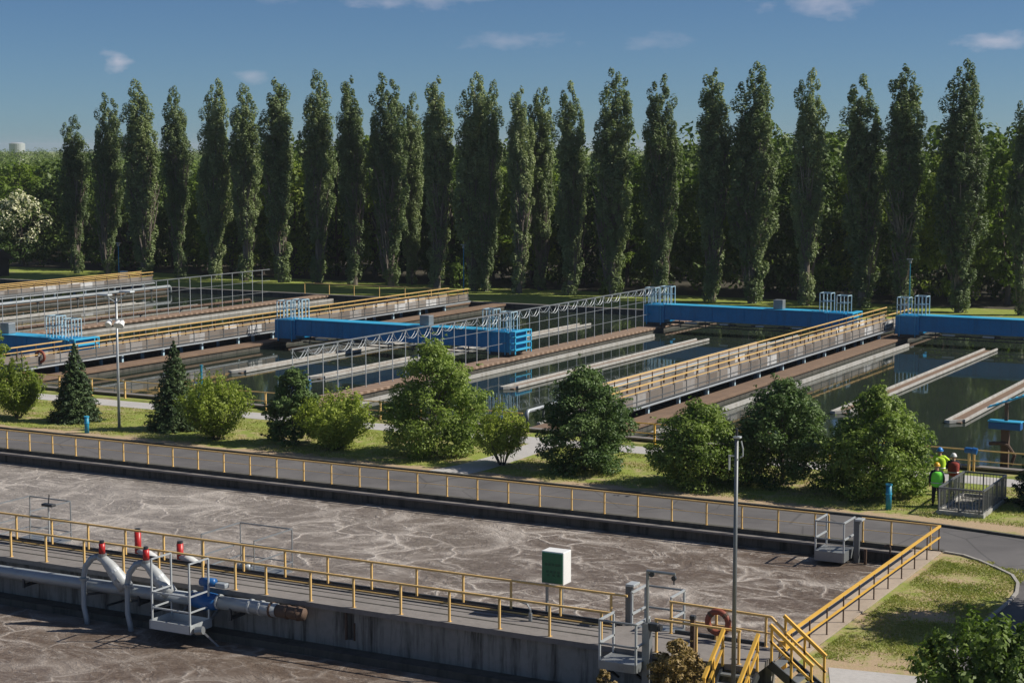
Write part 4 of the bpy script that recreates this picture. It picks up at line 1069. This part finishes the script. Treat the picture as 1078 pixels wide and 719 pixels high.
def feathery(name, label, x, y, h, r, mat, seed, bare=.2, n=85, lsize=.075, per=150, stems=6):
    """multi-stemmed shrub: slender shoots fanning up from the ground"""
    random.seed(seed); t = thing(name, label, 'shrub', (x,y,0)); Cs = []; Ns = []; b = MB()
    for i in range(n):
        a = random.random()*6.283; q = math.sqrt(random.random()); R0 = r*q; top = h*(1-.42*q**2.2)*random.uniform(.72,1.04)
        p0 = np.array([x+.1*math.cos(a), y+.1*math.sin(a), 0.]); p3 = np.array([x+R0*math.cos(a)*1.05, y+R0*math.sin(a)*1.05, top])
        p1 = p0+np.array([R0*.45*math.cos(a), R0*.45*math.sin(a), top*.38]); p2 = p0+np.array([R0*.9*math.cos(a), R0*.9*math.sin(a), top*.7])
        if i < stems*2: b.path([tuple(p) for p in (p0-np.array([0,0,.05]),p1,p2,p3)], [.035,.026,.016,.005], 5)
        k = int(per*random.uniform(.7,1.2)); u = bare+(1.02-bare)*RNG.random(k)**.85; u = u[:,None]
        P = (1-u)**3*p0+3*u*(1-u)**2*p1+3*u*u*(1-u)*p2+u**3*p3
        d = RNG.normal(size=(k,3))*np.array([1,1,.7])*(.19*r*(1.15-u*.75))*.6
        Cs.append(P+d); Ns.append(d*2+RNG.normal(size=(k,3))*.4+np.array([math.cos(a)*.4, math.sin(a)*.4, .5]))
    C = np.concatenate(Cs); N = np.concatenate(Ns); keep = C[:,2] > .08; C = C[keep]; N = N[keep]
    leaf_obj('foliage', mat, C, N, RNG.uniform(.6,1.3,len(C))*lsize, t, .5); b.build('stems', M['bark'], t); return t
def spruce(label, x, y, h, r, seed, n=30, mat=None):
    random.seed(seed); t = thing('spruce_tree', label, 'tree', (x,y,0)); Cs=[]; Ns=[]; b = MB()
    b.path([(x,y,-.05),(x,y,h*.5),(x,y,h*.98)],[.1,.06,.01],8)
    for i in range(n):
        f = i/(n-1); z = .12+h*.95*f**1.05; R0 = r*(1-f)**.85+.05; m = max(5,int(13*(1-f)+5))
        for k in range(m):
            a = 6.28*k/m+random.random()*.5+i*1.3; L = R0*random.uniform(.78,1.12); nn = int(8+52*L)
            s = RNG.random(nn)**.7; droop = -.28*L*s+.16*L*s*s
            side = RNG.normal(size=nn)*.13*L*(1.1-s*.6)
            P = np.stack([x+math.cos(a)*L*s-math.sin(a)*side, y+math.sin(a)*L*s+math.cos(a)*side, z+droop+RNG.normal(size=nn)*.035-abs(side)*.25],1)
            Cs.append(P); Ns.append(np.stack([math.cos(a)*.5+RNG.normal(size=nn)*.5,math.sin(a)*.5+RNG.normal(size=nn)*.5,.7+RNG.normal(size=nn)*.4],1))
            if k % 2 == 0: b.path([(x,y,z),(x+math.cos(a)*L*.8,y+math.sin(a)*L*.8,z-.15*L)],[.02,.006],4)
    C=np.concatenate(Cs);N=np.concatenate(Ns)
    leaf_obj('needles', mat or M['needle'], C,N,RNG.uniform(.05,.1,len(C)),t,.45); b.build('trunk', M['bark'], t); return t

spruce('dark conical spruce at left beside the blue bollard', -67.1,73.1,4.35,1.5,41)
spruce('dark conical spruce beside the light green shrub, right of the lamp post', -60.4,73.4,4.8,1.65,42)
spruce('dark conifer cut by the right frame edge behind the stairwell', -14.9,75.0,5.6,1.9,43)
feathery('shrub_tree', 'olive green rounded shrub tree at the left frame edge', -70.6,72.3,3.35,1.55,M['limeleaf'],51,.22)
feathery('shrub_tree', 'light green feathery shrub right of the second spruce', -56.4,71.8,3.6,1.95,M['limeleaf'],52,.14,100)
leafy('garden_tree', 'dark green pointed tree left of the light shrub pair', -52.2,72.8,3.9,1.4,M['darkmaple'],53,.03,shape='egg')
feathery('shrub_tree', 'yellow green low shrub against the tallest garden tree', -49.4,72.4,3.1,1.95,M['limeleaf'],54,.12,100)
leafy('garden_tree', 'tallest bright green garden tree in the middle of the grass', -44.2,73.2,5.6,2.45,M['mapleleaf'],55,.04,n=220,shape='egg',lsize=.08)
feathery('shrub_tree', 'small round shrub tree with splayed stems beside the white path', -39.95,72.5,3.15,1.25,M['limeleaf'],56,.3,75,.065,130)
leafy('garden_tree', 'dense round dark green tree right of the white path', -35.9,73.1,4.85,2.2,M['darkmaple'],57,.02,n=230,per=150,shape='egg')
leafy('garden_tree', 'wide bushy green tree behind the tall grey pole, left one', -29.6,72.2,3.7,2.3,M['mapleleaf'],58,.02,n=190,shape='egg')
leafy('garden_tree', 'taller dark green tree behind the tall grey pole, right one', -26.5,74.0,4.75,2.2,M['darkmaple'],59,.03,n=210,shape='egg')
leafy('garden_tree', 'green tree left of the workers by the turquoise bollard', -22.0,73.4,4.75,2.3,M['mapleleaf'],60,.03,n=210,shape='egg',lsize=.08)
leafy('garden_tree', 'tree whose leafy tip enters the left frame edge above the railing', -75.9,74.6,6.1,1.7,M['limeleaf'],61,.2,n=130)
leafy('golden_shrub', 'golden brown shrub in front of the walkway wall', -18.35,43.2,1.75,.78,M['golden'],62,.0,.05,110,80,cat='shrub',tr=.04)
leafy('golden_shrub', 'small golden brown tuft below the near grey platform', -20.0,42.0,1.0,.35,M['golden'],63,.0,.05,40,60,cat='shrub',tr=.03)
feathery('foreground_bush', 'large leafy bush at the bottom right corner', -10.6,45.8,3.0,1.95,M['mapleleaf'],64,.12,70,.1,170)
feathery('foreground_bush', 'second leafy bush cut by the right frame edge over the asphalt', -8.7,47.0,3.2,1.6,M['mapleleaf'],65,.12,60,.1,170)
leafy('shade_tree', 'tree outside the right frame edge shading the lawn', -7.8,57.2,7.4,3.2,M['mapleleaf'],66,.3,.16,230,60)

# grass blades (uncountable)
def blades(name, label, regions, n, hmin, hmax):
    P=[]
    for (x0,x1,y0,y1),w in regions:
        k = int(n*w); x = RNG.uniform(x0,x1,k); y = RNG.uniform(y0,y1,k)
        keep = np.sin(x*1.7+np.sin(y*1.1)*2)+np.sin(y*2.3+x*.6)+RNG.normal(size=k)*.8 > -.2; P.append(np.stack([x[keep],y[keep]],1))
    P=np.concatenate(P); k=len(P); h=RNG.uniform(hmin,hmax,k); a=RNG.uniform(0,6.28,k); w=RNG.uniform(.012,.028,k); le=RNG.normal(size=(k,2))*.05
    V_=np.zeros((k,3,3)); V_[:,0]=np.stack([P[:,0]-np.cos(a)*w,P[:,1]-np.sin(a)*w,np.zeros(k)],1); V_[:,1]=np.stack([P[:,0]+np.cos(a)*w,P[:,1]+np.sin(a)*w,np.zeros(k)],1); V_[:,2]=np.stack([P[:,0]+le[:,0],P[:,1]+le[:,1],h],1)
    me=bpy.data.meshes.new(name); me.vertices.add(3*k); me.vertices.foreach_set('co',V_.astype(np.float32).ravel()); me.loops.add(3*k); me.loops.foreach_set('vertex_index',np.arange(3*k,dtype=np.int32))
    me.polygons.add(k); me.polygons.foreach_set('loop_start',np.arange(0,3*k,3,dtype=np.int32)); me.polygons.foreach_set('loop_total',np.full(k,3,dtype=np.int32)); me.materials.append(M['blade']); me.update(calc_edges=True)
    o=bpy.data.objects.new(name,me); COL.objects.link(o); tag(o,label,'grass',kind='stuff')
blades('lawn_grass','short patchy grass of the lawn at the basin end',[((-16.5,-13.1,49,63.0),.75),((-16.5,-14.6,62,63.6),.1)],60000,.025,.075)
blades('verge_grass','patchy grass between the road and the service path',[((-76,-42.5,70.2,78.2),.5),((-39.6,-13,70.2,78.2),.5)],90000,.03,.11)

# ------------------------------------------------------------------ people
def skin_mesh(verts, edges, radii, level=1):
    me = bpy.data.meshes.new('sk'); me.from_pydata(verts, edges, []); o = bpy.data.objects.new('sk', me); COL.objects.link(o)
    md = o.modifiers.new('s','SKIN'); md.use_smooth_shade = True
    for i, r in enumerate(radii):
        d = me.skin_vertices[0].data[i]; d.radius = (r, r) if isinstance(r,(int,float)) else r; d.use_root = (i == 0)
    sb = o.modifiers.new('b','SUBSURF'); sb.levels = level; sb.render_levels = level
    dg = bpy.context.evaluated_depsgraph_get(); ev = o.evaluated_get(dg); m2 = ev.to_mesh()
    vs = [tuple(v.co) for v in m2.vertices]; fs = [tuple(p.vertices) for p in m2.polygons]; ev.to_mesh_clear()
    bpy.data.objects.remove(o); bpy.data.meshes.remove(me); return vs, fs

def person(label, x, y, h, rz, arms, top, vest, legs, helmet, legbend=0):
    """figure facing local +Y; arms: list of (elbow, wrist) offsets for left, right"""
    t = thing('person', label, 'person', (x,y,0), rz=0)
    k = h/1.78; c, s = math.cos(rz), math.sin(rz)
    def Wp(p): return (x+(p[0]*c-p[1]*s)*k, y+(p[0]*s+p[1]*c)*k, p[2]*k)
    J = {'pel':(0,0,.95),'wa':(0,.0,1.1),'ch':(0,.01,1.3),'nk':(0,.0,1.47),'hd':(0,.03,1.6),'ht':(0,.02,1.72)}
    order = ['pel','wa','ch','nk','hd','ht']; P=[J[o_] for o_ in order]; rad=[(.155,.115),(.145,.105),(.18,.115),.06,(.085,.1),(.07,.08)]
    E=[(0,1),(1,2),(2,3),(3,4),(4,5)]
    for s_,(el,wr) in zip((-1,1),arms):
        i=len(P); P += [(s_*.19,0,1.42), el, wr]; rad += [.065,.045,.033]; E += [(2,i),(i,i+1),(i+1,i+2)]
    for s_ in (-1,1):
        i=len(P); P += [(s_*.1,.0,.88),(s_*.11,.03+legbend*s_,.5),(s_*.12,0-legbend*s_*.6,.09),(s_*.13,.13-legbend*s_*.6,.045)]; rad += [.095,.062,.043,.04]; E += [(0,i),(i,i+1),(i+1,i+2),(i+2,i+3)]
    vs, fs = skin_mesh([Wp(p) for p in P], E, [tuple(q*k for q in r) if isinstance(r,tuple) else r*k for r in rad])
    b = MB(); b.add(vs, fs)
    # nose, ears, hands with fingers
    b.ball(Wp((0,.125,1.6)),.018*k,6); b.ball(Wp((-.088,.02,1.6)),.025*k,6); b.ball(Wp((.088,.02,1.6)),.025*k,6)
    for s_,(el,wr) in zip((-1,1),arms):
        d=(Vector(wr)-Vector(el)).normalized(); w=Vector(wr); u=d.orthogonal().normalized(); v=d.cross(u)
        b.path([Wp(w),Wp(w+d*.05),Wp(w+d*.09)],[.028*k,.04*k,.034*k],8)
        for f,(o_,L) in enumerate(((-.03,.065),(-.01,.08),(.01,.075),(.03,.055))):
            a=w+d*.085+u*o_; b.path([Wp(a),Wp(a+d*L*.55),Wp(a+d*L*.9+v*.02)],[.01*k,.009*k,.006*k],5)
        a=w+d*.03+u*-.035; b.path([Wp(a),Wp(a-u*.03+d*.03),Wp(a-u*.035+d*.06)],[.012*k,.011*k,.008*k],5)
    b.build('body', M['skin'], t, smooth=True)
    # trousers
    P=[(0,0,1.0),(0,0,.93)]; rad=[(.168,.13),(.172,.135)]; E=[(0,1)]
    for s_ in (-1,1):
        i=len(P); P += [(s_*.1,0,.86),(s_*.11,.03+legbend*s_,.5),(s_*.12,-legbend*s_*.6,.1)]; rad += [.108,.08,.064]; E += [(1,i),(i,i+1),(i+1,i+2)]
    vs,fs=skin_mesh([Wp(p) for p in P],E,[tuple(q*k for q in r) if isinstance(r,tuple) else r*k for r in rad]); MB().add(vs,fs).build('trousers', legs, t, smooth=True)
    for s_ in (-1,1):
        vs,fs=skin_mesh([Wp(p) for p in ((s_*.12,-.05-legbend*s_*.6,.06),(s_*.125,.05-legbend*s_*.6,.06),(s_*.13,.17-legbend*s_*.6,.045))],[(0,1),(1,2)],[.055*k,.055*k,.045*k]); MB().add(vs,fs).build('shoe', M['rubber'], t, smooth=True)
    # jacket with sleeves
    P=[(0,0,.9),(0,0,1.1),(0,.01,1.3),(0,0,1.46)]; rad=[(.165,.125),(.155,.118),(.18,.125),(.085,.08)]; E=[(0,1),(1,2),(2,3)]
    for s_,(el,wr) in zip((-1,1),arms):
        i=len(P); w=Vector(el).lerp(Vector(wr),.92); P += [(s_*.19,0,1.415),el,tuple(w)]; rad += [.085,.066,.052]; E += [(2,i),(i,i+1),(i+1,i+2)]
    vs,fs=skin_mesh([Wp(p) for p in P],E,[tuple(q*k for q in r) if isinstance(r,tuple) else r*k for r in rad]); MB().add(vs,fs).build('jacket', top, t, smooth=True)
    # sleeveless vest over it
    P=[(0,0,.74),(0,0,1.05),(0,.01,1.3),(0,.0,1.46)]; rad=[(.27,.215),(.265,.21),(.3,.22),(.25,.17)]
    vs,fs=skin_mesh([Wp(p) for p in P],[(0,1),(1,2),(2,3)],[tuple(q*k for q in r) for r in rad]); v_=MB().add(vs,fs).build('vest', vest, t, smooth=True)
    b=MB(); n=20
    b.path([Wp((.236*math.cos(a),.19*math.sin(a),.98)) for a in [6.283*i/n for i in range(n)]],.022*k,5,close=True); b.build('reflective_band', M['reflect'], v_)
    b=MB(); n=14; rings=[]
    for i in range(6):
        ph=math.pi/2*i/5
        rings += [Wp((.128*math.cos(ph)*math.cos(a),.02+.15*math.cos(ph)*math.sin(a),1.66+.145*math.sin(ph))) for a in [6.283*j/n for j in range(n)]]
    b.add(rings,[(i*n+j,i*n+(j+1)%n,(i+1)*n+(j+1)%n,(i+1)*n+j) for i in range(5) for j in range(n)])
    b.path([Wp((.135*math.cos(a),.03+.165*math.sin(a),1.66)) for a in [6.283*j/n for j in range(n)]],.012*k,5,close=True)
    b.add([Wp(p) for p in ((-.1,.14,1.66),(.1,.14,1.66),(.07,.25,1.645),(-.07,.25,1.645),(-.1,.14,1.675),(.1,.14,1.675),(.07,.25,1.655),(-.07,.25,1.655))],[(0,3,2,1),(4,5,6,7),(0,1,5,4),(1,2,6,5),(2,3,7,6),(3,0,4,7)])
    b.build('helmet', helmet, t, smooth=True)
    return t
down = [((-.27,-.02,1.15),(-.26,.1,.9)),((.27,-.02,1.15),(.27,.1,.9))]
fold = [((-.3,.0,1.17),(-.1,.2,1.12)),((.3,.0,1.17),(.1,.2,1.12))]
person('worker in a lime vest and yellow helmet with dark trousers on the grass', -19.2,72.65,1.86,.35,down,M['navy'],M['limevest'],M['navy'],M['helmetyellow'],.05)
person('taller worker in a yellow vest and blue helmet facing the tank', -19.95,75.9,1.94,.1,[((-.3,.0,1.17),(-.12,.2,1.15)),((.36,.08,1.25),(.3,.3,1.2))],M['yellowvest'],M['yellowvest'],M['greycloth'],M['helmetblue'])
person('worker in a maroon vest and white helmet next to the stairwell rail', -19.25,75.55,1.8,.3,fold,M['navy'],M['maroon'],M['greycloth'],M['helmetwhite'])

# ------------------------------------------------------------------ far left details
t = thing('water_tower', 'pale cylindrical tower on the horizon at far left', 'tower', (-690,712,0))
MB().cyl((-690,712,0),(-690,712,12),3.4,20).build('shaft', M['palecon'], t); MB().cyl((-690,712,12),(-690,712,16.8),4.2,24).cyl((-690,712,16.8),(-690,712,17.4),4.2,24,2.8).build('tank', M['palesteel'], t)
t = thing('distant_house', 'small distant pale house with red roof on the left horizon', 'house', (-690,800,0))
MB().box(-700,-686,796,806,0,15).build('wall', M['palecon'], t); MB().poly([(-702,794),(-684,794),(-684,808),(-702,808)],15,17).build('roof', M['runway'], t)
t = thing('garden_hut', 'small hut with dark brown roof at the left frame edge', 'hut', (-150.5,152,0))
MB().box(-153.5,-150.6,150.5,153.5,0,2.0).build('wall', M['darkwood'], t)
MB().add([(-154,150,1.95),(-150.1,150,1.95),(-150.1,154,1.95),(-154,154,1.95),(-154,152,3.2),(-150.1,152,3.2)],[(0,1,5,4),(3,4,5,2),(0,4,3),(1,2,5),(0,3,2,1)]).build('roof', M['roofbrown'], t)

# thin summer haze: one closed box of even air round camera and scene
hb = MB().box(-4100, 4100, -500, 6100, -5, 26); hm = bpy.data.materials.new('summer_haze'); hm.use_nodes = True
ht = hm.node_tree; ht.nodes.clear(); ho = ht.nodes.new('ShaderNodeOutputMaterial'); hv = ht.nodes.new('ShaderNodeVolumePrincipled')
hv.inputs['Color'].default_value = (.86, .92, 1, 1); hv.inputs['Density'].default_value = .00011; hv.inputs['Anisotropy'].default_value = .2
ht.links.new(hv.outputs[0], ho.inputs['Volume']); tag(hb.build('haze', hm), 'faint blue summer haze over the whole plant', 'haze', kind='stuff')
S.cycles.volume_bounces = 0
